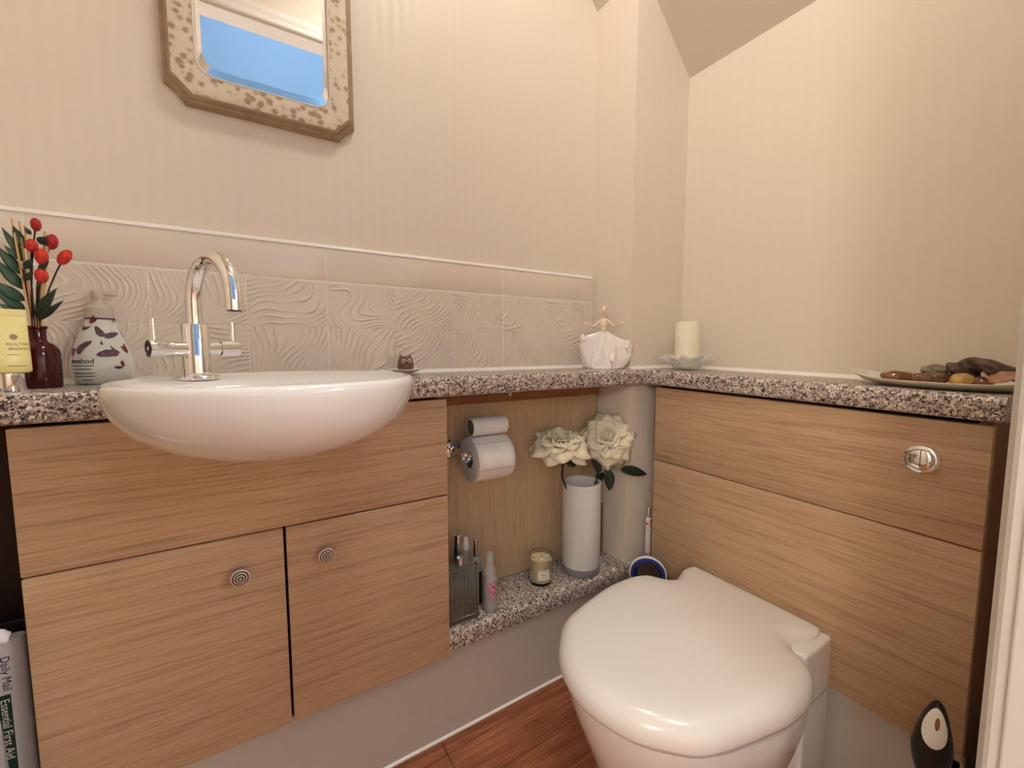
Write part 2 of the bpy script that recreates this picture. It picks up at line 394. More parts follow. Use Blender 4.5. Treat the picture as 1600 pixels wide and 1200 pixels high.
# ceiling lamp of the room and an unseen globe added in the hall as fill light
t = thing('ceiling_lamp', 'round flush opal ceiling lamp above the basin', 'lamp', LAMP_POS)
lx, ly, lz = LAMP_POS
obj('lamp_base', lathe([(0, .02), (.125, .02), (.125, -.006), (.118, -.012), (0, -.012)], 40), 'paint_white', t, 40)
obj('lamp_shade', lathe([(0, -.07), (.04, -.067), (.078, -.055), (.102, -.034), (.11, -.012), (0, -.0115)], 40), 'lamp_glass', t, 60)
t = thing('fill_pendant', 'added white fill globe hanging unseen in the blue stairwell', 'lamp', HALL_FILL_POS)
obj('globe', lathe([(.16 * sin(PI * i / 16), .16 * -cos(PI * i / 16)) for i in range(17)], 32), 'fill_pendant_globe', t, 60)
obj('cord', tube([(0, 0, .155), (0, 0, 4.3 - HALL_FILL_POS[2])], .004, 8), 'plastic_white', t)

for (x_, y_, z_, e_), m_, lab in zip(FLOOR_FILLS, ('fill_globe', 'fill_globe_bright'), ('added fill globe on a pole, unseen at the left of the hall', 'added fill globe on a pole, unseen at the right of the hall')):  # globes on poles added behind the camera to fill from the doorway
    t = thing('fill_floor_globe', lab, 'lamp', (x_, y_, 0))
    obj('lamp_base', lathe([(0, 0), (.13, 0), (.13, .012), (.02, .022), (0, .022)], 32), 'plastic_black', t, 40)
    obj('pole', tube([(0, 0, .02), (0, 0, z_ - .215)], .010, 12), 'plastic_black', t, 40)
    obj('lamp_shade', mapverts(lathe([(.22 * sin(PI * i / 20), -.22 * cos(PI * i / 20)) for i in range(21)], 32), lambda v: v + Vector((0, 0, z_))), m_, t, 60)
# ------------------------------------------------------------------ tiles on the back wall
Ztb, Zt1, Zt2 = ZT + .005, ZT + .2105, ZT + .2835      # bottom, border joint, top
xj = [-.52, -.3065, .1515, .6095, .945]
G = .0014
def relief(x0, x1, z0, z1, seed):
    h = 0.0014; nx = int((x1 - x0) / h); nz = int((z1 - z0) / h)
    X, Z = np.meshgrid(np.linspace(x0, x1, nx + 1), np.linspace(z0, z1, nz + 1))
    cw = 0.1527; zm = (z0 + z1) / 2
    H = np.zeros_like(X)
    off = x0 - 0.458 * math.floor((x0 + .3065) / .458) + .3065
    ci = np.floor((X - (.1515 - 3 * .458)) / cw).astype(int); ri = (Z > zm).astype(int)
    fx = ((X - (.1515 - 3 * .458)) / cw) % 1.0; fz = np.where(ri == 1, (Z - zm) / (z1 - zm), (Z - z0) / (zm - z0))
    rng = np.random.RandomState(31)
    ang = rng.uniform(-1.2, 1.2, 80); c0 = rng.uniform(-1.2, 1.2, (80, 2)); kk = rng.uniform(12, 15, 80); ph = rng.uniform(0, 6, (80, 5))
    for c in np.unique(ci):
        for r in (0, 1):
            q = (int(c) * 2 + r) % 80; m = (ci == c) & (ri == r)
            px, pz = fx[m] - .5, (fz[m] - .5) * .62
            f = px * np.cos(ang[q]) + pz * np.sin(ang[q]) + .10 * np.sin(4.2 * px + ph[q, 0] + 2.5 * pz) + .07 * np.sin(7 * pz + ph[q, 1] - 2 * px) + .10 * np.cos(3.1 * (px * c0[q, 0] - pz * 2) + ph[q, 2])
            s = f * kk[q] + .10 * np.sin(15 * px + ph[q, 3]) + .09 * np.sin(23 * pz + ph[q, 4])
            d = np.abs((s % 1.0) - .5)
            amp = .65 + .5 * np.sin(9 * px + 8 * pz + ph[q, 1])
            H[m] = np.clip(1 - d / .12, 0, 1) ** .75 * np.clip(amp, .25, 1) * .0022
    e = np.minimum(np.minimum(X - x0, x1 - X), np.minimum(Z - z0, z1 - Z)); H *= np.clip(e / .004, 0, 1)
    edge = np.minimum(np.minimum(fx, 1 - fx) * cw, np.minimum(fz, 1 - fz) * (zm - z0)); H -= .0006 * (edge < .0012)
    Y = YW - .0075 - H
    co = np.stack([X, Y, Z], -1).reshape(-1, 3); n1 = nx + 1
    idx = (np.arange(nz)[:, None] * n1 + np.arange(nx)[None, :]).reshape(-1)
    F = np.stack([idx, idx + 1, idx + n1 + 1, idx + n1], 1)
    # skirt back to the wall
    per = np.concatenate([np.arange(nx), np.arange(nz) * n1 + nx, nz * n1 + np.arange(nx, 0, -1), np.arange(nz, 0, -1) * n1])
    base = len(co); sk = co[per].copy(); sk[:, 1] = YW; co = np.concatenate([co, sk])
    m_ = len(per); a = np.arange(m_); F2 = np.stack([per, base + a, base + (a + 1) % m_, per[(a + 1) % m_]], 1)
    F = np.concatenate([F, F2])
    me = bpy.data.meshes.new('relief_tile'); me.vertices.add(len(co)); me.vertices.foreach_set('co', co.ravel())
    me.loops.add(F.size); me.loops.foreach_set('vertex_index', F.ravel().astype(np.int32))
    me.polygons.add(len(F)); me.polygons.foreach_set('loop_start', np.arange(0, F.size, 4, dtype=np.int32))
    me.polygons.foreach_set('use_smooth', np.ones(len(F), bool)); me.update(calc_edges=True); me.validate()
    me.set_sharp_from_angle(angle=math.radians(55)); me.materials.append(MATS['tile_glaze'])
    o = bpy.data.objects.new('relief_tile', me); C.objects.link(o); o.parent = wb; o['kind'] = 'structure'
struct('grout', box(xj[0], xj[-1], YW - .0070, YW + .001, Ztb, Zt2), 'grout', wb)
for i, (a, c) in enumerate(zip(xj, xj[1:])):
    relief(a + G, c - G, Ztb + G, Zt1 - G, i)
    struct('border_tile', box(a + G, c - G, YW - .0078, YW, Zt1 + G, Zt2 - G, .0012, 2), 'tile_glaze', wb, 40)
# white bead above the tiles and silicone along the worktops
qr = [(0, 0), (-.0095, 0)] + [(-.0095 * cos(a), .0085 * sin(a)) for a in [PI / 2 * i / 6 for i in range(1, 7)]]
struct('trim_2', prism([(YW + a, Zt2 + c) for a, c in qr], 0, XL, xj[-1]), 'silicone', smooth=40)
def bead(p0, p1, n, name):
    p0, p1, n = Vector(p0), Vector(p1), Vector(n); pr = [(0, 0), (.008, 0), (.0035, .0035), (0, .009)]
    struct(name, loft([[p + n * a + Vector((0, 0, c)) for a, c in pr] for p in (p0, p1)]), 'silicone', smooth=60)
bead((XL, YW - .0075, ZT), (XB, YW - .0075, ZT), (0, -1, 0), 'trim_3')
bead((XB, YW, ZT), (XB, YB, ZT), (-1, 0, 0), 'trim_4')
bead((XB, YB, ZT), (XR, YB, ZT), (0, -1, 0), 'trim_5')
bead((XR, YB, ZT), (XR, YU0 - .01, ZT - sag(YU0 - .01, ZT)), (-1, 0, 0), 'trim_6')

# ------------------------------------------------------------------ left basin unit
BX, BY, BA, BB = 0.0355, 0.713, 0.1955, 0.182          # basin centre and half axes
t = thing('basin_cabinet', 'light oak cabinet under the white basin, two doors below a wide top panel', 'cabinet', (0.0355, YW - .1, 0))
ox, oy = 0.0355, YW - .1
def L_(b, d): return mapverts(b, lambda v: v - Vector(d))
d_ = (ox, oy, 0)
obj('carcass', L_(box(XU0 + .004, XU1 - .0, YF + .02, YW - .002, ZP0 - .004, 0.672), d_), 'carcass_dark', t)
def cutbox(x0, x1):
    bb = box(x0, x1, YF, YF + .019, ZG + .0015, ZP1, .0016, 2)
    return bb
obj('top_panel', L_(cutbox(XU0, XU1), d_), 'oak_x', t, 40)
obj('side_panel', L_(box(XU0 + .002, XU0 + .018, YF + .02, YW - .002, 0.672, ZTB - .002), d_), 'carcass_dark', t)
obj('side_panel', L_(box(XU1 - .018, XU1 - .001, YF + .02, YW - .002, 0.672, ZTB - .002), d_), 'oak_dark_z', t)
XM = 0.0385
def knob_at(parent, x, z):
    k = lathe([(0, 0), (.0075, 0), (.0062, .004), (.0055, .010), (.009, .013), (.0142, .0155), (.0155, .018), (.0145, .0205), (.0122, .0208), (.0120, .0192), (.0108, .0192), (.0105, .0218), (.0082, .0221), (.0080, .0205), (.0068, .0205), (.0064, .0228), (.0042, .023), (.004, .0216), (.0026, .0216), (.0022, .0236), (0, .024)], 32)
    mapverts(k, lambda v: (x + v.x, YF - v.z - .0002, z + v.y))
    bmesh.ops.recalc_face_normals(k, faces=k.faces)
    return obj('knob', L_(k, d_), ['steel', 'gap_black'], parent, 30)
for nm, x0, x1, kp in (('door', XU0, XM - .0022, (376, 900)), ('door', XM + .0022, XU1, (510, 866))):
    dr = obj('door', L_(box(x0, x1, YF, YF + .019, ZP0, ZG - .0015, .0022, 3), d_), 'oak_x', t, 40)
    p = onY(*kp, YF - .012)
    kn = knob_at(dr, p.x, p.z); kn['label'] = 'ribbed chrome knob'
    for f in kn.data.polygons:
        c = f.center; r = math.hypot(c.x + ox - p.x, c.z - p.z); dep = YF - (c.y + oy)
        if (.0100 < r < .0122 and dep < .0215) or (.0060 < r < .0082 and dep < .0225) or (.0020 < r < .0042 and dep < .0232): f.material_index = 1
obj('gap_strip', L_(box(XM - .01, XM + .01, YF + .0195, YF + .0205, ZP0 + .022, ZG), d_), 'gap_black', t)
struct('baseboard_left', box(XU0, XF, YF + .016, YF + .034, 0, ZP0 - .0005), 'plinth')
struct('trim_7', prism([(YF + .016, 0), (YF + .011, 0), (YF + .012, .003), (YF + .016, .005)], 0, XU0, XF - .05), 'silicone')

# ------------------------------------------------------------------ right unit hiding the cistern
t = thing('cistern_cabinet', 'light oak panelled cabinet boxing in the cistern behind the toilet', 'cabinet', (XR - .09, (YU0 + YU1) / 2, 0))
d_ = (XR - .09, (YU0 + YU1) / 2, 0)
obj('carcass', L_(sagged(box(XF + .0195, XR - .002, YU0 + .020, YU1 - .002, ZP0 + .006, ZTB - .006)), d_), 'carcass_dark', t)
tp = obj('upper_panel', L_(sagged(box(XF, XF + .019, YU0, YU1, ZG + .0012, ZP1 - .002, .0015, 2)), d_), 'oak_y', t, 40)
obj('lower_panel', L_(sagged(box(XF, XF + .019, YU0, YU1, ZP0, ZG - .0012, .0015, 2)), d_), 'oak_y', t, 40)
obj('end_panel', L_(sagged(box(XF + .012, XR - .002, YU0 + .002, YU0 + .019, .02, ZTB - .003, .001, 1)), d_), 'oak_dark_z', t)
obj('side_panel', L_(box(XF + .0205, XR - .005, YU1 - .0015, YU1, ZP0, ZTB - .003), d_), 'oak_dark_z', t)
struct('baseboard_right', box(XF + .012, XF + .030, YU0, YU1 - .01, 0, ZP0 - .006), 'plinth')
# flush button
p = onX(1441, 717, XF)
fb = thing('flush_button', 'round chrome dual flush button set in the oak panel', 'flush button', (XF, p.y, p.z))
def facing_x(k): mapverts(k, lambda v: (-v.z, v.x, v.y)); bmesh.ops.recalc_face_normals(k, faces=k.faces); return k
obj('bezel', facing_x(lathe([(.017, .0), (.0255, .0), (.0255, .003), (.0240, .0065), (.0205, .0085), (.0180, .0085), (.0175, .006), (.017, .0)], 48)), 'chrome', fb, 30)
for s in (-1, 1):
    k = bmesh.new(); rg = []
    for rr, zz in ((.0172, .0055), (.0168, .0088), (.0135, .0105), (.006, .0113)):
        rg.append([( -zz, s * (.0006 + rr * cos(a)), rr * sin(a)) for a in [-PI / 2 + PI * i / 20 for i in range(21)]])
    obj('push_plate', loft(rg, False, True, k), 'chrome', fb, 35)

# ------------------------------------------------------------------ worktops (L shaped, speckled, rolled front edge)
def rolled(z0, z1, r=.013, n=6):
    """profile of the front edge: list of (inset, z) from under side to top"""
    return [(r * (1 - sin(a)), z0 + r * .6 * (1 - cos(a))) for a in [PI / 2 * i / n for i in range(n + 1)]] + [(r * (1 - cos(a)), z1 - r * (1 - sin(a))) for a in [PI / 2 * i / n for i in range(n + 1)]]
YWF, XWF = YF - .014, XF - .014
pr = rolled(ZTB, ZT)
# front edge path: left end -> inner corner -> right end, inset moves towards the walls
rings = []
for a, z in pr:
    rings.append([(XL, YWF + a, z), (XWF + a, YWF + a, z), (XWF + a, YU0 - .012, z), (XR, YU0 - .012, z), (XR, YB, z), (XB, YB, z), (XB, YW, z), (XL, YW, z)])
b = sagged(loft(rings))
wt = tag(obj('worktop', b, 'granite', None, 50), 'speckled granite-effect worktop running round the corner over both oak cabinets', 'worktop')
# shelf of the alcove
rings = [[(XU1, YF + .004 + a, z), (XF + .06, YF + .004 + a, z), (XF + .06, YB, z), (XB, YB, z), (XB, .996, z), (XU1, .996, z)] for a, z in rolled(ZSB, ZS)]
tag(obj('alcove_shelf', loft(rings), 'granite', None, 50), 'low speckled granite-effect shelf in the alcove beside the toilet', 'shelf')
# alcove back panel
YPN = .996
t = thing('alcove_back_panel', 'light oak back panel of the alcove behind the toilet rolls', 'panel', ((XU1 + XB) / 2, YPN, ZS))
d_ = ((XU1 + XB) / 2, YPN, ZS)
zr = onY(935, 616, YPN - .012).z
obj('board', L_(box(XU1 + .001, XB - .004, YPN, YPN + .016, ZS + .001, ZTB - .0005), d_), 'oak_z', t)
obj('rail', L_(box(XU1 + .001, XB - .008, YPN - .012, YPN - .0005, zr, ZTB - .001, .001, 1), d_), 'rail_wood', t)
p = onY(797, 612, YPN - .02); obj('peg', L_(box(p.x - .004, p.x + .004, YPN - .022, YPN - .012, p.z - .012, ZTB - .001, .001, 1), d_), 'dish_white', t)
p = onY(932, 790, .955)
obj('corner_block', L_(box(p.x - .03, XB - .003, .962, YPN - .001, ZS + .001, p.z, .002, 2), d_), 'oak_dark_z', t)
struct('wall_recess_shade', box(XL, XU0 - .002, YW - .02, YW - .001, 0, ZTB - .003), 'carcass_dark')  # dark brown panel stands in for the shade of the recess
struct('wall_recess_shade_side', box(XL, XL + .012, YF - .02, YW - .021, 0, ZTB - .003), 'carcass_dark')  # same dark stand-in for shade along the side

# ------------------------------------------------------------------ toilet
YC = 0.512
t = thing('toilet', 'white back-to-wall toilet with closed rounded lid beside the oak panel', 'toilet', (XF - .2, YC, 0))
def plan(half, front, nk, blk, n=72, s0=.002):
    """outline in (s, t): s from unit front outwards, t sideways; nk = notch depth, blk = half width of the back"""
    key = [(s0, 0), (s0, blk * .6), (s0 + .004, blk * .93), (s0 + .014, blk), (.045, blk * 1.015), (.078, blk * .985 - nk * .3), (.098, blk * .97 - nk * .5), (.118, blk * 1.0), (.145, half * .90), (.19, half * .985), (.245, half), (.30, half * .97), (front - .115, half * .82), (front - .06, half * .63), (front - .020, half * .375), (front, 0)]
    pts = key + [(s, -t_) for s, t_ in key[-2:0:-1]]
    # closed Catmull-Rom resample
    m = len(pts); out = []
    for i in range(m):
        p0, p1, p2, p3 = [Vector(pts[(i + q) % m]) for q in (-1, 0, 1, 2)]
        for u in (0, .25, .5, .75):
            out.append(.5 * ((2 * p1) + (p2 - p0) * u + (2 * p0 - 5 * p1 + 4 * p2 - p3) * u * u + (3 * p1 - p0 - 3 * p2 + p3) * u ** 3))
    return out
def W(s, t_, z): return (XF - s - (XF - .2), t_, z)
lid = plan(.214, .542, .012, .152)
cen = Vector((.235, 0))
# orientation check for the inset direction
area = sum(lid[i].x * lid[(i + 1) % len(lid)].y - lid[(i + 1) % len(lid)].x * lid[i].y for i in range(len(lid)))
def inset(P, f):
    n = len(P); out = []
    for i in range(n):
        tn = P[(i + 1) % n] - P[i - 1]; nn = Vector((tn.y, -tn.x)).normalized() * (1 if area > 0 else -1)
        out.append(P[i] - nn * f)
    return out
ZLB, ZLT = ZC - .628, ZC - .577
rings = []
for f, z in [(.006, ZLB), (.001, ZLB + .002), (0, ZLB + .008), (.0, ZLB + .016), (.003, ZLB + .027), (.009, ZLB + .036), (.018, ZLB + .043), (.030, ZLB + .0472)]:
    q = inset(lid, f)
    rings.append([W(p.x, p.y, z + (ZC - .592 - .003 - ZLB) * max(0, 1 - max(0, p.x - .05) / .07) * (1 - (z - ZLB) / .0475) * .85) for p in q])
for f in (.84, .66, .46, .25, .1):
    q = inset(lid, .030); rings.append([W(cen.x + (p.x - cen.x) * f, p.y * f, ZLB + .0472 + .004 * (1 - f)) for p in q])
lb_ = loft(rings, True, False); lb_.verts.ensure_lookup_table()
last = lb_.verts[-len(lid):]; cv = lb_.verts.new(W(cen.x, 0, ZLB + .0513))
for i in range(len(last)): lb_.faces.new((last[i], last[(i + 1) % len(last)], cv))
bmesh.ops.recalc_face_normals(lb_, faces=lb_.faces)
obj('lid', lb_, 'lid_plastic', t, 60)
seat = [inset(lid, .010)]
obj('seat', loft([[W(p.x, p.y, z) for p in inset(lid, f) if True] for f, z in ((.03, ZLB - .012), (.014, ZLB - .011), (.012, ZLB - .004), (.018, ZLB + .003))]), 'lid_plastic', t, 60)
bowl = []
base = [Vector((p.x, p.y)) for p in plan(.209, .527, .0, .150, s0=.004)]
for z, k, kf in ((ZLB - .013, .985, 1.0), (ZLB - .022, .992, 1.0), (ZLB - .07, .96, .975), (.16, .88, .92), (.09, .80, .86), (.03, .75, .83), (.0, .755, .835)):
    bowl.append([W(.06 + (p.x - .06) * (kf if p.x > .06 else 1), p.y * k, z) for p in base])
obj('bowl', loft(bowl), 'ceramic', t, 60)
blk = box(XF - .115, XF - .001, YC - .170, YC + .143, 0, ZC - .5965, .008, 4)
mapverts(blk, lambda v: v - Vector((XF - .2, YC, 0)))
bk = obj('pan_back', blk, 'ceramic', t, 40)
obj('seam', L_(box(XF - .117, XF - .002, YC - .1712, YC - .1690, .218, .2190), (XF - .2, YC, 0)), 'seam_grey', bk)

# ------------------------------------------------------------------ basin and tap
ZR = ZC - .042                                # rim
t = thing('basin', 'white semi-recessed oval basin set into the worktop', 'basin', (BX, BY, ZC - .160))
zb = ZC - .160
def ell(a, bq, z, n=72, yo=0, sq=2.0):
    out = []
    for i in range(n):
        th = 2 * PI * i / n; c, s = cos(th), sin(th)
        out.append((a * math.copysign(abs(c) ** (2 / sq), c), bq * math.copysign(abs(s) ** (2 / sq), s) + yo, z - zb))
    return out
rings = []
DEP = .118
for q in [0, .06, .15, .26, .38, .5, .62, .74, .84, .92, .97, 1.0]:      # outer bowl, bottom to rim
    k = max(.02, (1 - (1 - q) ** 2.1) ** (1 / 2.1))
    rings.append(ell(BA * k, BB * (k * .92 + .08 * k), zb + (ZR - .010 - zb) * q, yo=.0))
rings[0] = ell(BA * .12, BB * .12, zb)
rings += [ell(BA - .0006, BB - .0006, ZR - .005), ell(BA - .0035, BB - .0035, ZR - .0012), ell(BA - .008, BB - .008, ZR), ell(BA - .013, BB - .013, ZR - .001)]
# inside: shallow dish with a wide tap ledge at the back
rings += [ell(BA - .019, BB - .019, ZR - .005, yo=-.001), ell(BA * .84, BB * .60, ZR - .008, yo=-.051), ell(BA * .80, BB * .56, ZR - .016, yo=-.052), ell(BA * .70, BB * .49, ZR - .048, yo=-.052), ell(BA * .5, BB * .36, ZR - .080, yo=-.050), ell(BA * .12, BB * .10, ZR - .090, yo=-.048)]
obj('bowl', loft(rings), 'ceramic', t, 70)
obj('waste', mapverts(lathe([(0, .002), (.012, .003), (.020, .0015), (.021, 0), (0, 0)], 32), lambda v: v + Vector((0, -.048, ZR - .0895 - zb))), 'chrome', t, 40)
# tap
pt = onY(310, 588, .802); ZTAP = ZR - .0055
th = math.radians(27)
t = thing('basin_tap', 'chrome swan-neck basin tap with two lever handles', 'tap', (pt.x, .802, ZTAP), (0, 0, th))
obj('flange', lathe([(0, 0), (.0275, 0), (.0275, .004), (.026, .006), (.019, .0065), (0, .0065)], 40), 'chrome', t, 30)
obj('body', lathe([(0, .006), (.0180, .006), (.0180, .083), (.0173, .0845), (.0122, .0845), (0, .0845)], 48), 'chrome', t, 30)
path = [(0, 0, .082), (0, 0, .118)]
RS = .059
path += [(0, -RS + RS * cos(a), .118 + RS * sin(a)) for a in [PI * i / 18 for i in range(1, 19)]]
path += [(0, -2 * RS, .110), (0, -2 * RS, .100)]
sp_ = obj('spout', tube(path, .0107, 24), 'chrome', t, 40)
obj('aerator', mapverts(lathe([(0, 0), (.0085, 0), (.0085, .003), (0, .003)], 24), lambda v: v + Vector((0, -2 * RS, .0988))), 'aerator', sp_)
for s in (-1, 1):
    def hx(k): mapverts(k, lambda v: (s * v.z, v.x, .0475 + v.y)); bmesh.ops.recalc_face_normals(k, faces=k.faces); return k
    obj('valve_neck', hx(lathe([(0, .010), (.0112, .010), (.0112, .0300), (.0092, .0300), (.0092, .0310), (0, .0310)], 32)), 'chrome', t, 30)
    hd = obj('handle', hx(lathe([(0, .0312), (.0128, .0312), (.0128, .0580), (.0120, .0592), (.003, .0592), (.0028, .0584), (0, .0584)], 32)), 'chrome', t, 30)
    obj('lever', tube([(s * .0520, 0, .058), (s * .0520, 0, .0905)], .0039, 14), 'chrome', hd, 30)

# ------------------------------------------------------------------ mirror
mx0, mx1 = onY(254, 120, YW - .015).x, onY(553.5, 195, YW - .015).x
mz0 = onY(412, 190, YW - .015).z; mz1 = mz0 + .56
def rrect(x0, x1, z0, z1, r, concave, ns=10, nc=8):
    pts = []
    cs = [((x1, z0), PI / 2), ((x1, z1), PI), ((x0, z1), -PI / 2), ((x0, z0), 0)]
    sides = [((x0 + r, z0), (x1 - r, z0)), ((x1, z0 + r), (x1, z1 - r)), ((x1 - r, z1), (x0 + r, z1)), ((x0, z1 - r), (x0, z0 + r))]
    for i, (a, c) in enumerate(sides):
        for q in range(ns): pts.append((a[0] + (c[0] - a[0]) * q / ns, a[1] + (c[1] - a[1]) * q / ns))
        nxt = sides[(i + 1) % 4][0]; corner = [(x1, z0), (x1, z1), (x0, z1), (x0, z0)][i]
        for q in range(nc):
            u = q / nc
            if concave:   # shallow inward scoop
                bx = (c[0] + nxt[0]) / 2 + ((c[0] + nxt[0]) / 2 - corner[0]) * .35; bz = (c[1] + nxt[1]) / 2 + ((c[1] + nxt[1]) / 2 - corner[1]) * .35
            else: bx, bz = corner
            pts.append(((1 - u) ** 2 * c[0] + 2 * u * (1 - u) * bx + u * u * nxt[0], (1 - u) ** 2 * c[1] + 2 * u * (1 - u) * bz + u * u * nxt[1]))
    return pts
t = thing('wall_mirror', 'wall mirror in a cream frame patterned with small flowers and scooped corners', 'mirror', ((mx0 + mx1) / 2, YW, mz0))
dm = Vector(((mx0 + mx1) / 2, YW, mz0))
FW = .052
outer = rrect(mx0, mx1, mz0, mz1, .030, True); inner = rrect(mx0 + FW, mx1 - FW, mz0 + FW * 1.02, mz1 - FW, .034, False)
def ringm(f, y): return [Vector((a[0] + (c[0] - a[0]) * f, YW - y, a[1] + (c[1] - a[1]) * f)) - dm for a, c in zip(outer, inner)]
fr_ = [ringm(0, .001), ringm(0, .012), ringm(.05, .017), ringm(.12, .018), ringm(.14, .022), ringm(.20, .0255), ringm(.26, .0262)]
obj('frame_moulding', loft(fr_, False, False), 'frame_taupe', t, 35)
obj('frame_face', loft([ringm(.255, .0262), ringm(.30, .0272), ringm(.6, .0275), ringm(.94, .0262)], False, False), 'frame_cream', t, 35)
obj('frame_lip', loft([ringm(.935, .0262), ringm(.965, .0275), ringm(1.0, .0262), ringm(1.0, .010)], False, False), 'paint_cream', t, 35)
inn2 = [Vector((p.x, p.y, p.z)) for p in ringm(1.03, .0125)]
ci_ = sum(inn2, Vector()) / len(inn2)
gl = loft([[p + Vector((0, .0, 0)) for p in ringm(1.0, .0225)], [Vector((ci_.x + (p.x - ci_.x) * (1 - .009 / abs(mx1 - mx0 - 2 * FW) * 2), p.y - .0035, ci_.z + (p.z - ci_.z) * (1 - .014 / (mz1 - mz0 - 2 * FW) * 2))) for p in ringm(1.0, .0215)]], False, True)
obj('mirror_glass', gl, 'mirror_glass', t)
obj('backboard', loft([ringm(.05, .0005), ringm(.05, .008)]), 'frame_taupe', t)
# opening for the basin in the worktop and top panel
def cut(o, rings_):
    c_ = obj('cutter', loft(rings_), 'gap_black'); m_ = o.modifiers.new('cut', 'BOOLEAN'); m_.operation = 'DIFFERENCE'; m_.object = c_; m_.solver = 'EXACT'
    if o.parent: c_.location = o.parent.location * -1; c_.location = (0, 0, 0)
    bpy.context.view_layer.update()
    me = bpy.data.meshes.new_from_object(o.evaluated_get(bpy.context.evaluated_depsgraph_get())); o.modifiers.clear(); old = o.data; o.data = me; bpy.data.meshes.remove(old)
    cm = c_.data; bpy.data.objects.remove(c_); bpy.data.meshes.remove(cm)
def hull(e):
    out = []
    for q in [0, .06, .15, .26, .38, .5, .62, .74, .84, .92, .97, 1.0]:
        k = max(.12, (1 - (1 - q) ** 2.1) ** (1 / 2.1))
        out.append([(x + BX, y_ + BY, z_ + zb) for x, y_, z_ in ell(BA * k + e, BB * k + e, zb - e + (ZR - .010 - zb) * q)])
    out.append([(x, y_, ZR + .01) for x, y_, z_ in out[-1]])
    return out
cut(wt, hull(.0012))
for o in bpy.data.objects:
    if o.name.startswith('top_panel'): cut(o, hull(.0012))
def facing(P): return math.atan2(-P.x, P.y)          # turn local -Y towards the camera side of the room
CAMP = Vector((0, 0, ZC))
def leaf_bm(p0, p1, width, nrm, bend=0.12, n=8, fold=0.15, tip=1.0, bm=None):
    """pointed leaf from p0 to p1; nrm is the face normal"""
    p0, p1, nrm = Vector(p0), Vector(p1), Vector(nrm).normalized(); ax = p1 - p0; Ln = ax.length; s = ax.normalized().cross(nrm).normalized(); nn = s.cross(ax.normalized())
    def fn(u, v):
        wv = width * (sin(PI * min(1, v ** .8 * .96 + .04)) ** tip) * .5
        q = (u - .5) * 2
        return p0 + ax * v + s * (q * wv) + nn * (bend * Ln * sin(PI * v) - fold * wv * (1 - abs(q)) * 1.0)
    return grid(fn, 4, n, bm)
def crystal_noise(b, amp, sc, seed=0):
    for v in b.verts:
        v.co += v.co.normalized() * noise.noise(v.co * sc + Vector((seed, seed * 1.7, 3))) * amp
    return b
def ico(r=1, sub=3):
    b = bmesh.new(); bmesh.ops.create_icosphere(b, subdivisions=sub, radius=r); return b
def put_text(s, size, fn, m, parent, name='lettering', ext=.00015, space=1.0):
    b = text_bm(s, size, ext, space); mapverts(b, fn); return obj(name, b, m, parent)

# ------------------------------------------------------------------ yellow lotion tube
P = onZ(15, 612, ZT); P = Vector((P.x, P.y, ZT))
t = thing('lotion_tube', 'pale yellow lotion tube standing on its silver cap beside the red bottle', 'tube', P, (0, 0, facing(P)))
obj('cap', lathe([(0, 0), (.0165, 0), (.0172, .0015), (.0168, .026), (0, .026)], 40), 'chrome', t, 30)
rg = []
for z, a, c in ((.0265, .012, .012), (.0268, .021, .0165), (.029, .0236, .0182), (.045, .0235, .0165), (.075, .0228, .011), (.098, .0225, .0045), (.105, .0225, .0014), (.116, .0225, .0011)):
    rg.append([(a * cos(2 * PI * i / 40), c * sin(2 * PI * i / 40), z) for i in range(40)])
body = obj('tube_body', loft(rg), 'tube_yellow', t, 50)
obj('crimp', box(-.0226, .0226, -.0016, .0016, .107, .1165, .0005, 1), 'tube_yellow', t)
def tsurf(z):
    zz = [(.029, .0182), (.045, .0165), (.075, .011), (.098, .0045), (.105, .0014)]
    for (z0, c0), (z1, c1) in zip(zz, zz[1:]):
        if z0 <= z <= z1: return c0 + (c1 - c0) * (z - z0) / (z1 - z0)
    return .0182
for s, sz, x, z in (('MOLTON', .0052, .0015, .0655), ('BROWN', .0052, .0030, .0590)):
    put_text(s, sz, lambda v: (x + v.x, -tsurf(z + v.y) * math.sqrt(max(.05, 1 - ((x + v.x) / .0232) ** 2)) - .0004 - v.z, z + v.y), 'ink_grey', body)
for zl, w_ in ((.052, .011), (.036, .017)):
    obj('small_print', mapverts(grid(lambda u, v: (.001 + u * w_, 0, zl + v * .0011), 8, 1), lambda v: (v.x, -tsurf(v.z) * math.sqrt(max(.05, 1 - (v.x / .0232) ** 2)) - .0004, v.z)), 'ink_grey', body)
obj('emblem', mapverts(lathe([(0, 0), (.0038, 0), (.0038, .0003), (0, .0003)], 20), lambda v: (.0085 + v.x, -tsurf(.0775 + v.y) * .93 - .0006 - v.z, .0775 + v.y)), 'ink_grey', body)

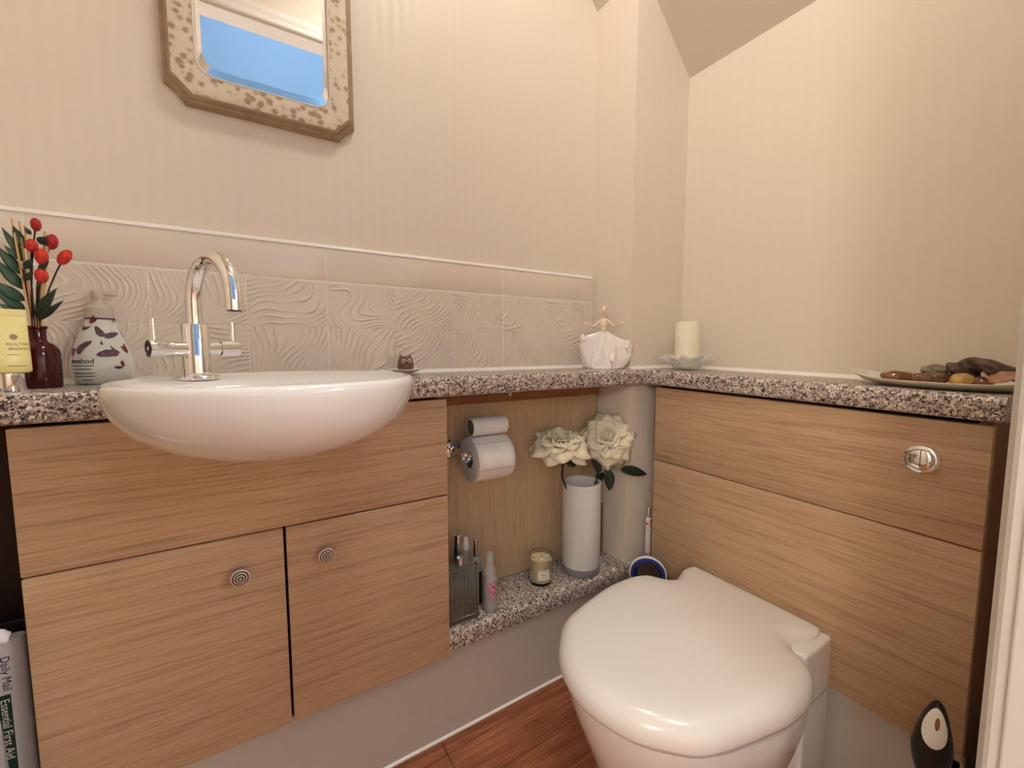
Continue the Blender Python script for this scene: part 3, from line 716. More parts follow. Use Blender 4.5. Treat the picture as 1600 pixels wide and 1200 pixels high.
# ------------------------------------------------------------------ red bottle with reeds and artificial stems
P = onZ(66, 606, ZT); P = Vector((P.x, P.y, ZT)); RB = P
t = thing('reed_bottle', 'dark red glass bottle holding reeds and artificial berries', 'bottle', P)
obj('glass_body', lathe([(0, 0), (.0215, 0), (.0232, .002), (.0236, .020), (.0236, .052), (.0222, .060), (.0175, .067), (.0115, .071), (.0100, .074), (.0098, .090), (.0118, .092), (.0118, .0955), (.0085, .0955), (.0080, .074), (.0205, .052), (.0212, .004), (0, .004)], 40), 'bottle_red', t, 40)
vd = Vector((P.x, P.y, 0)).normalized()
sidev = Vector((vd.y, -vd.x, 0))
def pxp(u, v, dy=0): return onY(u, v, P.y + dy)
mouth = P + Vector((0, 0, .094)); foot = P + Vector((0, 0, .012))
for i, (u, v, dy) in enumerate(((18, 341, .004), (30, 346, .008), (38, 352, -.003), (70, 362, .006), (76, 366, 0))):
    q = pxp(u, v, dy); off = sidev * ((i - 2) * .0026)
    tag(obj('reed', tube([foot + off * 1.5, mouth + off, q], .0013, 8), 'reed'), 'thin pale diffuser reed standing in the red bottle', 'reed', 'reeds in the red bottle')
fs = thing('berry_spray', 'artificial spray of six red berries in the red bottle', 'flowers', mouth)
for i, (u, v, sx, sz, m, dy) in enumerate(((56, 351, .0070, .0092, 'berry_dark', 0), (80.5, 378, .0088, .0112, 'berry_dark', .004), (49.6, 384, .0082, .0092, 'berry', -.004), (65, 401, .0090, .0112, 'berry', -.008), (101, 402, .0088, .0122, 'berry', 0), (65, 431, .0088, .0105, 'berry', -.004))):
    q = pxp(u, v, dy); bb = ico(1, 3)
    tilt = .5 if u > 90 else (.15 if i == 1 else 0)
    mapverts(bb, lambda c: (c.x * sx * .84, c.y * sx, c.z * sz * 1.08))
    for vv in bb.verts: vv.co *= 1 + .07 * noise.noise(vv.co * 420 + Vector((i, 0, 0)))
    mapverts(bb, lambda c: (c.x * cos(tilt) + c.z * sin(tilt), c.y, -c.x * sin(tilt) + c.z * cos(tilt)))
    obj('berry', bb, m, fs, 0, q - mouth)
    a0 = mouth + sidev * (i - 2.5) * .0016; mid = (a0 + q) / 2 + Vector((0, 0, .012)) - sidev * .004
    pts = [a0 - Vector((0, 0, .05))] + [a0 * (1 - s) ** 2 + mid * 2 * s * (1 - s) + q * s * s for s in (0, .25, .5, .75, .95)]
    obj('stem', tube([p_ - mouth for p_ in pts], .0011, 6), 'stem_dark', fs, 0)
nv = -vd + Vector((0, 0, .25))
for (a, c, wd) in (((56, 494), (89, 450), .013), ((57, 497), (83, 466), .011), ((62, 500), (100, 469), .009), ((48, 367), (38, 354), .006), ((62, 381), (72, 370), .013), ((60, 424), (77, 407), .008), ((38, 420), (52, 404), .010), ((38, 438), (52, 424), .009)):
    o = obj('leaf', mapverts(leaf_bm(pxp(*a, -.006), pxp(*c, -.01), wd, nv, .08), lambda v: v - mouth), 'leaf_dark', fs, 60); solidify(o, .0006)
ls = thing('palm_spray', 'artificial green palm frond leaning out of the red bottle', 'leaves', mouth)
rach = [mouth - Vector((0, 0, .05)), mouth - sidev * .004, pxp(40, 440, .006), pxp(37, 400, .008), pxp(34, 372, .008), pxp(20, 352, .01)]
obj('rachis', tube([p_ - mouth for p_ in rach], [.0018, .0018, .0016, .0013, .001, .0006], 8), 'stem_dark', ls, 0)
for (a, c, wd) in (((39, 388), (20, 352), .012), ((37, 403), (2, 354), .010), ((37, 408), (6, 383), .010), ((36, 430), (-6, 383), .014), ((37, 452), (-8, 404), .015), ((38, 470), (-12, 438), .016), ((39, 484), (-10, 452), .014), ((41, 492), (-4, 474), .012)):
    o = obj('leaflet', mapverts(leaf_bm(pxp(*a, .006), pxp(*c, .0), wd, nv, -.05, 10), lambda v: v - mouth), 'leaf_green', ls, 60); solidify(o, .0006)

# ------------------------------------------------------------------ soap bottle
P = onZ(158, 600, ZT); P = Vector((P.x + .002, P.y + .012, ZT))
t = thing('soap_dispenser', 'foaming hand soap pump bottle printed with butterflies', 'soap dispenser', P, (0, 0, facing(P)))
SP = [(0, 0), (.030, 0), (.034, .002), (.0385, .010), (.0415, .022), (.0418, .032), (.0395, .046), (.0345, .064), (.0285, .082), (.0225, .098), (.0185, .108), (.0172, .112)]
bd = obj('bottle_body', lathe(SP + [(.016, .113), (0, .113)], 56), 'soap_body', t, 50)
obj('collar', lathe([(0, .1122), (.0185, .1122), (.0185, .114), (.0178, .115), (.0178, .128), (.0160, .133), (.0095, .137), (.0070, .141), (.0062, .148), (0, .148)], 40), 'soap_clear', t, 40)
obj('collar_band', lathe([(.0180, .1112), (.0186, .1112), (.0186, .1134), (.0180, .1134)], 40, closed=True), 'butterfly', t)
hb = bmesh.new(); lathe([(0, .146), (.0078, .146), (.0085, .150), (.0080, .158), (.006, .1605), (0, .161)], 28, hb); box(-.004, .026, -.0042, .0042, .1525, .1595, .002, 2, hb)
obj('pump_head', hb, 'soap_clear', t, 40)
def ssurf(z):
    for (r0, z0), (r1, z1) in zip(SP[1:], SP[2:]):
        if z0 <= z <= z1: return r0 + (r1 - r0) * (z - z0) / (z1 - z0)
    return .03
def on_soap(x, z, off=.0005):
    r = ssurf(z); a = max(-1.5, min(1.5, x / max(r, .012))); return ((r + off) * sin(a), -(r + off) * cos(a), z)
def s_of(px, py):                                  # photo pixel on the bottle -> arc x, height
    q = onY(px, py, P.y - .03); c = Vector((q.x - P.x, q.y - P.y, 0)); xx = c.x * cos(facing(P)) + c.y * sin(facing(P)); z = q.z - ZT
    r = ssurf(z); return r * math.asin(max(-.98, min(.98, xx / r))), z
def wing(pts, m):
    P2 = [s_of(100 + x * .15, 430 + y * .15) for x, y in pts]
    cx = sum(p[0] for p in P2) / len(P2); cz = sum(p[1] for p in P2) / len(P2)
    b = bmesh.new(); c = b.verts.new(on_soap(cx, cz)); r1 = [b.verts.new(on_soap((x + cx) / 2, (z + cz) / 2)) for x, z in P2]; r2 = [b.verts.new(on_soap(x, z)) for x, z in P2]; n = len(P2)
    for i in range(n): b.faces.new((c, r1[i], r1[(i + 1) % n])); b.faces.new((r1[i], r2[i], r2[(i + 1) % n], r1[(i + 1) % n]))
    obj('butterfly_print', b, m, bd)
wing([(315, 530), (345, 528), (395, 570), (430, 610), (425, 640), (370, 640), (335, 610), (320, 570)], 'butterfly'); wing([(430, 610), (480, 595), (540, 592), (570, 605), (530, 640), (470, 660), (430, 655), (420, 640)], 'butterfly')
wing([(300, 418), (315, 420), (325, 450), (345, 450), (330, 480), (285, 502), (262, 490), (270, 450)], 'butterfly_red')
wing([(205, 500), (212, 535), (280, 530), (255, 555), (205, 575), (185, 565)], 'butterfly')
wing([(296, 680), (280, 715), (220, 760), (195, 790), (175, 825), (140, 820), (125, 780), (160, 730), (230, 690)], 'butterfly')
wing([(98, 750), (118, 765), (108, 810), (92, 845), (78, 830), (82, 775)], 'butterfly_red')
wing([(330, 830), (365, 800), (430, 775), (490, 772), (540, 775), (580, 800), (560, 840), (500, 845), (440, 850), (380, 848)], 'butterfly')
wing([(480, 725), (500, 755), (560, 785), (585, 805), (540, 790), (495, 765)], 'butterfly')
wing([(385, 672), (412, 725), (375, 722)], 'butterfly')
wing([(618, 700), (640, 730), (672, 790), (664, 815), (630, 795), (588, 745), (595, 735), (615, 745)], 'butterfly_red')
wing([(578, 568), (605, 590), (650, 650), (640, 658), (605, 620)], 'butterfly'); wing([(512, 435), (530, 445), (548, 485), (535, 482)], 'butterfly')
wing([(597, 885), (620, 900), (635, 945), (612, 950), (585, 920)], 'butterfly_red'); wing([(515, 955), (560, 942), (615, 950), (605, 972), (550, 975)], 'butterfly')
x0, z0 = s_of(100 + 82 * .15, 430 + 918 * .15); x1, _ = s_of(100 + 312 * .15, 430 + 918 * .15)
put_text('method', (x1 - x0) / 3.05, lambda v: on_soap(x0 + v.x, z0 + v.y, .0005 + v.z), 'ink_dark', bd)
for (a, c, y) in ((95, 310, 945), (105, 290, 980), (108, 320, 1023), (120, 325, 1055), (190, 310, 1092)):
    xa, za = s_of(100 + a * .15, 430 + y * .15); xb_, _ = s_of(100 + c * .15, 430 + y * .15)
    obj('small_print', grid(lambda u, v: on_soap(xa + (xb_ - xa) * u, za + (v - .5) * .0012), 10, 1), 'ink_dark', bd)

# ------------------------------------------------------------------ owl on a little dish
P = onZ(632, 584, ZT); P = Vector((P.x, min(P.y, YW - .075), ZT)); P.x = onY(634, 580, P.y).x
t = thing('trinket_dish', 'tiny white flared dish on the worktop beside the basin', 'dish', P)
obj('bowl', lathe([(0, 0), (.014, 0), (.015, .002), (.016, .004), (.036, .012), (.0375, .0135), (.036, .0142), (.016, .0066), (0, .006)], 40), 'dish_white', t, 40)
Q = P + Vector((0, 0, .0064))
t = thing('owl_figurine', 'small brown glazed owl figurine sitting in the tiny dish', 'figurine', Q, (0, 0, facing(P) + .15))
prof = [(0, 0), (.012, .0), (.0165, .004), (.019, .012), (.0188, .020), (.0165, .028), (.0150, .033), (.012, .0365), (0, .0375)]
obj('body', lathe(prof, 28, fr=lambda a, i: 1 - .12 * abs(sin(a))), 'owl', t, 0)
for s in (-1, 1):
    obj('ear', lathe([(.0045, .031), (.0035, .0375), (0, .0415)], 12, cx=s * .0105), 'owl', t, 0)
    obj('eye', mapverts(ico(.0055, 2), lambda v: (v.x + s * .006, v.y * .4 - .0150, v.z + .026)), 'owl_face', t, 0)
    obj('pupil', mapverts(ico(.0020, 2), lambda v: (v.x + s * .006, v.y * .5 - .0172, v.z + .026)), 'ink_dark', t, 0)
obj('beak', lathe([(.0016, .0205), (.0022, .0225), (0, .0265)], 8, cx=0, cy=-.0168), 'ink_dark', t, 0)

# ------------------------------------------------------------------ porcelain lady
P = Vector((0.882, 0.918, ZT)); P.x = onY(942, 577, P.y).x
t = thing('lady_figurine', 'white porcelain lady figurine in a swirling gown with arms spread wide', 'figurine', P, (0, 0, facing(P)))
HF = onY(943, 476, P.y).z - ZT                       # total height
k_ = HF / .19
def lerp_tab(tab, s_):
    for (a0_, b0_), (a1_, b1_) in zip(tab, tab[1:]):
        if s_ <= a1_: q_ = (s_ - a0_) / (a1_ - a0_); q_ = q_ * q_ * (3 - 2 * q_) * .5 + q_ * .5; return b0_ + (b1_ - b0_) * q_
    return tab[-1][1]
def skirt(u, v):
    a = 2 * PI * u; s_ = v; wd = abs(cos(a)) ** 2.6
    rs_ = lerp_tab([(0, .009), (.18, .034), (.34, .062), (.48, .076), (.62, .074), (.82, .060), (1, .048)], s_); zs_ = lerp_tab([(0, .111), (.18, .094), (.34, .081), (.48, .065), (.62, .046), (.82, .019), (1, .002)], s_)
    rf_ = lerp_tab([(0, .009), (.3, .022), (.5, .034), (.75, .044), (1, .050)], s_); zf_ = lerp_tab([(0, .111), (.3, .084), (.5, .060), (.75, .030), (1, .002)], s_)
    r = rs_ * wd + rf_ * (1 - wd); z = zs_ * wd + zf_ * (1 - wd)
    fold = 1 + min(1, s_ * 1.6) * (.13 * sin(7 * a + 4 * s_) + .07 * sin(13 * a + 1.3 - 3 * s_) + .04 * sin(21 * a))
    for a0_, d0_ in ((4.05, .34), (5.35, .22), (4.75, -.10), (3.35, .15)): fold *= 1 - d0_ * math.exp(-((a - a0_) / .24) ** 2) * sin(PI * min(1, s_ * 1.15))
    z += .007 * sin(9 * a + 2) * sin(PI * s_) + (.014 * sin(PI * s_) * (1 if cos(a) < 0 else -.25)) * wd
    return (r * fold * cos(a) * k_, r * fold * sin(a) * .66 * k_, max(0, z) * k_ + .0005)
sk = grid(skirt, 110, 26); bmesh.ops.remove_doubles(sk, verts=sk.verts, dist=1e-6)
o = obj('skirt', sk, 'porcelain', t, 0); solidify(o, .002)
def curl(cx, cy, cz, r, rot, h):
    def fn(u, v):
        a = rot + u * 4.6; rr = r * (.45 + .6 * u)
        return ((cx + rr * cos(a)) * k_, (cy - v * .004 + rr * .4 * sin(a)) * k_, (cz - h * v + rr * .5 * sin(a)) * k_)
    o_ = obj('ruffle', grid(fn, 24, 5), 'porcelain', t, 0); solidify(o_, .0018)
curl(-.058, -.020, .101, .010, 1.0, .012); curl(.070, -.012, .082, .011, .2, .016); curl(.026, -.036, .042, .009, .6, .014)
obj('base', lathe([(0, 0), (.050, 0), (.052, .003), (.046, .007), (0, .010)], 40, fr=lambda a, i: (1 + .05 * sin(5 * a)) * (1 - .25 * abs(sin(a)))), 'porcelain', t, 40)
fb_ = bmesh.new()
def S(p): return tuple(c * k_ for c in p)
tube([S(p) for p in ((0, 0, .100), (0, 0, .112), (0, -.001, .122), (0, -.002, .132), (0, -.001, .141), (0, 0, .146), (0, 0, .152), (0, -.001, .160))], [k_ * r for r in (.0085, .0078, .0088, .0112, .0108, .0075, .0042, .0042)], 20, fb_)
for s in (-1, 1):
    tube([S(p) for p in ((s * .004, 0, .1435), (s * .0115, 0, .1425), (s * .018, -.001, .136), (s * .0265, -.004, .1275), (s * .037, -.010, .1285), (s * .047, -.016, .1345))], [k_ * r for r in (.0058, .0048, .0038, .0034, .0030, .0024)], 14, fb_)
    for f_ in range(4): tube([S((s * .046, -.0155, .134)), S((s * (.051 + .001 * f_), -.018 - .0012 * f_, .1365 - .0008 * f_)), S((s * (.056 + .0012 * (f_ % 2)), -.020 - .0016 * f_, .1362 - .0018 * f_))], [k_ * .0014, k_ * .0012, k_ * .0010], 8, fb_)
    tube([S((s * .045, -.015, .134)), S((s * .048, -.018, .1385))], [k_ * .0013, k_ * .0010], 8, fb_)
hd_ = lathe([(0, -.0125), (.0045, -.0120), (.0070, -.009), (.0088, -.003), (.0093, .003), (.0085, .008), (.0055, .0115), (0, .0128)], 24)
mapverts(hd_, lambda v: S((v.x * .95, v.y * 1.05 - .002, v.z + .1715))); merge(fb_, hd_)
nose = mapverts(ico(.002, 2), lambda v: S((v.x * .7, v.y - .0122, v.z * 1.3 + .170))); merge(fb_, nose)
ob = obj('body', fb_, 'porcelain_skin', t, 0)
md = ob.modifiers.new('weld', 'REMESH'); md.mode = 'VOXEL'; md.voxel_size = .0007; md.use_smooth_shade = True
obj('bodice', lathe([(.0090 * k_, .108 * k_), (.0084 * k_, .114 * k_), (.0096 * k_, .122 * k_), (.0122 * k_, .132 * k_), (.0120 * k_, .1365 * k_), (.0104 * k_, .1372 * k_)], 28, cy=-.0012 * k_), 'porcelain_bodice', t, 0)
hr = ico(1, 3); mapverts(hr, lambda v: S((v.x * .0108, v.y * .0098 + .0022, v.z * .0125 + .1742)))
for v in hr.verts: v.co += v.co.normalized() * 0
hair = obj('hair', crystal_noise(hr, 0, 1), 'porcelain_hair', t, 0)
for x, z, r in ((-.0095, .171, .0042), (.0100, .170, .0046), (-.0102, .165, .0040), (.0108, .1635, .0048), (.0075, .1585, .0040), (-.004, .183, .0042), (.004, .184, .0042)):
    obj('curl', mapverts(ico(r * k_, 2), lambda v: Vector(S((x, -.001, z))) + v), 'porcelain_hair', hair, 0)
for s in (-1, 1): obj('eye', mapverts(ico(.0010 * k_, 2), lambda v: Vector(S((s * .0034, -.0108, .1732))) + Vector((v.x * 1.4, v.y * .5, v.z * .7))), 'ink_dark', ob, 0)
obj('mouth', mapverts(ico(.0011 * k_, 2), lambda v: Vector(S((0, -.0112, .1662))) + Vector((v.x * 1.6, v.y * .5, v.z * .7))), 'lip', ob, 0)

# ------------------------------------------------------------------ glass lotus with pillar candle
P = Vector((1.088, .770, ZT))
t = thing('lotus_candle_holder', 'clear glass lotus flower candle holder in the corner of the worktop', 'candle holder', P)
obj('glass_dish', lathe([(0, 0), (.030, 0), (.034, .003), (.042, .010), (.0435, .012), (.041, .0125), (.032, .0075), (0, .0065)], 48), 'lotus_glass', t, 40)
def lotus_mesh(Lp, wd, el):
    def fn(u, v):
        q = (u - .5) * 2; wv = wd * (sin(PI * (v * .90 + .08)) ** .75) * .5
        x = .030 + Lp * cos(el) * v - .006 * sin(PI * v); z = .006 + Lp * sin(el) * v + .22 * Lp * v * v * .5
        return (x - .10 * abs(q) * wv * 0, q * wv, z + q * q * wv * .35)
    b_ = grid(fn, 8, 10); me = bpy.data.meshes.new('lotus_petal')
    for f in b_.faces: f.smooth = True
    b_.to_mesh(me); b_.free(); me.materials.append(MATS['lotus_glass']); return me
for nn_, Lp, wd, el, a0 in ((8, .062, .034, .42, .1), (8, .050, .032, .72, .1 + PI / 8), (6, .034, .026, 1.05, .3)):
    me = lotus_mesh(Lp, wd, el)
    for i in range(nn_):
        o = bpy.data.objects.new('petal', me); C.objects.link(o); o.parent = t; o.rotation_euler = (0, 0, a0 + 2 * PI * i / nn_); solidify(o, .0042)
cz = .0068; ch = onY(1072, 503, .77).z - ZT
t = thing('pillar_candle', 'cream pillar candle standing in the glass lotus holder', 'candle', P + Vector((0, 0, cz)))
obj('wax', lathe([(0, 0), (.0345, 0), (.0355, .001), (.0358, ch - cz - .003), (.0345, ch - cz), (.0325, ch - cz - .001), (.026, ch - cz - .006), (0, ch - cz - .008)], 48), 'wax_pillar', t, 40)
obj('wick', tube([(0, 0, ch - cz - .009), (.001, 0, ch - cz + .001)], .0010, 6), 'ink_dark', t)

# ------------------------------------------------------------------ plate of stones on the right worktop
PX, PY = 1.088, .235
t = thing('oval_dish', 'long cream boat-shaped dish of stones on the worktop by the door frame', 'dish', (PX, PY, ZT - sag(PY, ZT)), (.0208, 0, 0))
ZD = ZT - sag(PY, ZT)
def dish_ring(f, z, lift):
    out = []
    for i in range(64):
        a = 2 * PI * i / 64; c, s = cos(a), sin(a); yy = s * .135 * f; xx = c * .078 * f
        out.append((xx, yy, z + lift * abs(s) ** 4 * f * f))
    return out
obj('dish', loft([dish_ring(.02, .0005, 0), dish_ring(.62, .0005, 0), dish_ring(.70, .002, .001), dish_ring(.86, .006, .006), dish_ring(1.0, .0115, .017), dish_ring(1.015, .0132, .017), dish_ring(.995, .0140, .017), dish_ring(.86, .0095, .006), dish_ring(.62, .0050, 0), dish_ring(.02, .0045, 0)]), 'dish_white', t, 50)
def stone(name, label, px, py, dx, sx, sy, sz, m, rz=0, cat='stone', amp=.12, sub=3, sc=3, seed=1, zoff=0):
    q = onX(px, py, PX + dx); b_ = ico(1, sub)
    for v in b_.verts: v.co *= 1 + amp * noise.noise(v.co * sc * .6 + Vector((seed, 0, 0)))
    mapverts(b_, lambda v: (v.x * sx, v.y * sy, v.z * sz)); 
    o = obj(name, b_, m, None, 0); o.location = (q.x, q.y, max(q.z, ZD + .0055 + sz * .93) + zoff); o.rotation_euler = (0, 0, rz)
    return tag(o, label, cat)
stone('pebble', 'glossy brown oval pebble at the pointed end of the stone dish', 1402, 588, -.012, .018, .026, .0115, 'pebble_brown', .25, seed=2)
stone('pebble', 'small brown pebble wedged between the glossy and the reddish pebbles', 1436, 592, -.006, .015, .016, .011, 'pebble_brown', .4, seed=5)
stone('pebble', 'reddish brown mottled pebble in the front row of the stone dish', 1458, 594, -.022, .018, .021, .0125, 'pebble_red', -.2, seed=8)
stone('pebble', 'pale yellow smooth pebble in the stone dish', 1503, 597, -.028, .017, .0165, .0125, 'pebble_yellow', .2, seed=12)
stone('rough_stone', 'grey green rough stone behind the pebbles in the dish', 1462, 584, .026, .020, .022, .016, 'rock_grey', .2, amp=.5, seed=3)
stone('rough_stone', 'brown craggy stone in the middle of the dish', 1505, 584, .022, .024, .022, .021, 'rock_dark', .5, amp=.6, seed=9, sc=4)
stone('pebble', 'dark red polished pebble beneath the shell-like stone in the dish', 1535, 598, -.026, .016, .014, .010, 'pebble_red', .5, seed=15)
# dark pointed stone on top of the heap
b_ = ico(1, 3)
for v in b_.verts:
    a = math.atan2(v.co.y, v.co.x); v.co *= (.72 + .42 * abs(cos(2.5 * a)) ** 2) * (1 + .25 * noise.noise(v.co * 3))
mapverts(b_, lambda v: (v.x * .034, v.y * .036, v.z * .011 + .30 * v.y * .03))
o = obj('pointed_stone', b_, 'rock_dark', None, 0); q = onX(1556, 584, PX - .004); o.location = (q.x, q.y, ZD + .0365); o.rotation_euler = (.15, -.25, .5)
tag(o, 'dark pointed star-like stone lying on top of the dish', 'stone')
o = obj('dried_petal', leaf_bm((0, .02, 0), (0, -.028, .012), .02, (-1, 0, .4), .1), 'petal_dried', None, 60); q = onX(1565, 600, PX - .034); o.location = (q.x, q.y, ZD + .019); solidify(o, .001)
tag(o, 'thin pinkish dried petal at the rim of the dish', 'petal')

# ------------------------------------------------------------------ toilet rolls and holder
hub = onY(727, 712, .925)
ros = onY(705, 698, YPN)
t = thing('roll_holder', 'chrome toilet roll holder with crystal knob on the alcove back panel', 'roll holder', (hub.x - .004, YPN, hub.z))
d_ = Vector((hub.x - .004, YPN, hub.z))
def facing_y(k, x, y, z): mapverts(k, lambda v: (x + v.x, y - v.z, z + v.y)); bmesh.ops.recalc_face_normals(k, faces=k.faces); return L_(k, d_)
obj('rosette', facing_y(lathe([(0, 0), (.026, 0), (.026, .003), (.023, .0075), (.012, .009), (.011, .014), (0, .014)], 40), hub.x - .004, YPN - .0002, hub.z + .004), 'chrome', t, 30)
obj('arm', L_(tube([(hub.x - .004, YPN - .012, hub.z + .004), (hub.x - .004, .945, hub.z + .003), (hub.x - .004, .928, hub.z), (hub.x + .012, .925, hub.z), (hub.x + .108, .925, hub.z)], [.0085, .0085, .0085, .0075, .0065], 16), d_), 'chrome', t, 40)
kb = ico(.0135, 2)
kn = obj('crystal_knob', L_(mapverts(kb, lambda v: v + Vector((hub.x - .006, .909, hub.z))), d_), 'glass', t); kn['label'] = 'clear faceted crystal knob'
obj('knob_collar', L_(mapverts(lathe([(0, 0), (.0105, 0), (.0105, .006), (0, .006)], 24), lambda v: (hub.x - .006 + v.x, .921 - v.z + .002, hub.z + v.y)), d_), 'chrome', t, 30)
def roll(r, ri, x0, x1, y, z):
    L2 = x1 - x0; e = .002
    b_ = lathe([(ri, 0), (r - e, 0), (r - e * .3, e * .3), (r, e), (r, L2 - e), (r - e * .3, L2 - e * .3), (r - e, L2), (ri, L2)], 72, closed=True, fr=lambda a, i: 1 + (.004 * sin(2 * a + 1) if i not in (0, 7) else 0))
    mapverts(b_, lambda v: (x0 + v.z, y + v.x, z + v.y)); bmesh.ops.recalc_face_normals(b_, faces=b_.faces); return b_
RX0, RX1 = hub.x + .010, hub.x + .112; RR = .0565; RYc = .9255; RZc = hub.z - .0125
t = thing('toilet_roll', 'full white toilet roll hanging on the chrome holder', 'toilet roll', (RX0, RYc, RZc)); dd = (RX0, RYc, RZc)
obj('paper', L_(roll(RR, .0215, RX0, RX1, RYc, RZc), dd), 'paper_white', t, 40)
obj('core', L_(roll(.0214, .0200, RX0 + .0005, RX1 - .0005, RYc, RZc), dd), 'card_tube', t, 40)
sh = grid(lambda u, v: (RX0 + .0008 + u * (RX1 - RX0 - .0016), RYc + (RR + .0010) * cos(2.2 + v * 1.25), RZc + (RR + .0010) * sin(2.2 + v * 1.25)), 6, 16)
o = obj('loose_sheet', L_(sh, dd), 'paper_white', t, 0); solidify(o, .0006)
r2 = .0235; SZ = RZc + RR + r2 + .0008
t = thing('nearly_empty_roll', 'almost used-up toilet roll resting on top of the full roll', 'toilet roll', (RX0 + .012, RYc, SZ)); dd = (RX0 + .012, RYc, SZ)
obj('paper', L_(roll(r2, .0195, RX0 + .006, RX1 + .004, RYc + .004, SZ), dd), 'paper_white', t, 40)
obj('core', L_(roll(.0194, .0180, RX0 + .0065, RX1 + .0035, RYc + .004, SZ), dd), 'card_tube', t, 40)

# ------------------------------------------------------------------ bottles in the alcove
pL, pR = onZ(705, 988, ZS), onZ(748, 963, ZS)
yf = (pL.y + pR.y) / 2 + .006
x0 = XU1 + .003; x1 = pR.x + .002
zt_ = onY(746, 882, yf).z - ZS
t = thing('ribbed_perfume_bottle', 'square ribbed glass perfume bottle with a chrome sprayer on the shelf', 'perfume bottle', ((x0 + x1) / 2, yf + .02, ZS)); wx = (x1 - x0) / 2
pts = [(-wx, .021), (-wx, -.021)]
obj('glass_block', box(-wx, wx, -.019, .021, 0, zt_, .003, 2), 'glass_smoke', t, 40)
nr = 11
for i in range(nr):
    xx = -wx + .006 + (2 * wx - .012) * i / (nr - 1)
    obj('rib', tube([(xx, -.0192, .018), (xx, -.0192, zt_ - .003)], .0028, 8), 'glass_smoke', t, 0)
obj('chrome_neck', lathe([(0, 0), (.0105, 0), (.0105, .017), (.009, .018), (0, .018)], 28, cx=wx * .05, cy=.002), 'chrome', t, 30, (0, 0, zt_))
# spray bottle with pink print
q = onZ(768, 957, ZS); q = Vector((onY(766, 950, .889).x, .889, ZS))
t = thing('body_mist_bottle', 'clear plastic mist bottle with a pink floral label on the shelf', 'bottle', q, (0, 0, facing(q)))
hb_ = onY(766, 862, .889).z - ZS
obj('bottle_body', lathe([(0, 0), (.0165, 0), (.0182, .002), (.0184, .010), (.0182, .058 + .02), (.0150, .088), (.0115, .093), (.0095, .095), (.009, .094), (.0165, .076), (.0165, .004), (0, .003)], 32), 'glass_frost', t, 40)
def wrap(r, x, z): return (r * sin(x / r), -r * cos(x / r), z)
obj('label', grid(lambda u, v: wrap(.0187, -.004 + u * .020, .040 + v * .042), 12, 4), 'pink_print', t, 0)
obj('liquid', lathe([(0, .004), (.0160, .004), (.0160, .030), (0, .030)], 28), 'glass_frost', t, 40)
obj('sprayer', lathe([(0, .094), (.0145, .094), (.0140, .108), (.0110, .114), (.0098, .120), (.0080, hb_ - .003), (.0065, hb_), (0, hb_)], 28), 'glass_frost', t, 40)
# dark slim bottle with silver cap
q = Vector((onY(744, 930, .935).x, .935, ZS)); hz = onY(745, 841, .935).z - ZS
t = thing('slim_perfume_bottle', 'slim dark perfume bottle with a tall silver cap behind the ribbed one', 'perfume bottle', q)
obj('bottle_body', lathe([(0, 0), (.015, 0), (.0162, .002), (.0162, hz - .070), (.013, hz - .056), (.0085, hz - .046), (0, hz - .046)], 28), 'glass_frost', t, 40)
obj('dark_base', lathe([(.0164, .001), (.0170, .002), (.0170, hz - .085), (.0164, hz - .084)], 28, closed=True), 'plastic_black', t, 40)
obj('cap', lathe([(0, hz - .0455), (.0075, hz - .0455), (.0078, hz - .044), (.0078, hz - .001), (.007, hz), (0, hz)], 24), 'chrome', t, 30)
# small frosted spray and a silver atomiser behind, tall beaded stopper bottle at the panel
q = Vector((onY(728, 900, .962).x, .962, ZS)); hz = onY(728, 838, .962).z - ZS
t = thing('frosted_spray', 'small frosted spray bottle with cone-shaped top by the back panel', 'bottle', q)
obj('bottle_body', lathe([(0, 0), (.014, 0), (.0145, .002), (.0145, hz - .05), (.009, hz - .035), (0, hz - .035)], 24), 'glass_frost', t, 40)
obj('cone_top', lathe([(.009, hz - .0345), (.0095, hz - .020), (.0055, hz - .004), (.0045, hz), (0, hz)], 24), 'plastic_white', t, 40)
q = Vector((onY(716, 900, .944).x, .944, ZS)); hz = onY(714, 836, .944).z - ZS
t = thing('silver_atomiser', 'silver cylindrical atomiser standing behind the ribbed perfume bottle', 'bottle', q)
obj('case', lathe([(0, 0), (.0105, 0), (.0110, .001), (.0110, hz - .035), (0, hz - .035)], 24), 'chrome', t, 30)
obj('cap', lathe([(0, hz - .0345), (.0095, hz - .0345), (.0098, hz - .002), (.0085, hz), (0, hz)], 24), 'chrome', t, 30)
q = Vector((XU1 + .026, .972, ZS)); hz = onY(704, 792, .972).z - ZS
t = thing('beaded_bottle', 'tall clear bottle with a beaded glass stopper half hidden by the cabinet', 'bottle', q)
pr_ = [(0, 0), (.018, 0), (.019, .003), (.0185, hz * .45), (.010, hz * .55), (.007, hz * .60)]
obj('bottle_body', lathe(pr_ + [(0, hz * .60)], 28), 'glass', t, 40)
for i, (r, f) in enumerate(((.013, .66), (.012, .75), (.011, .84), (.012, .945))): obj('bead', ico(r, 2), 'glass', t, 0, (0, 0, hz * f))

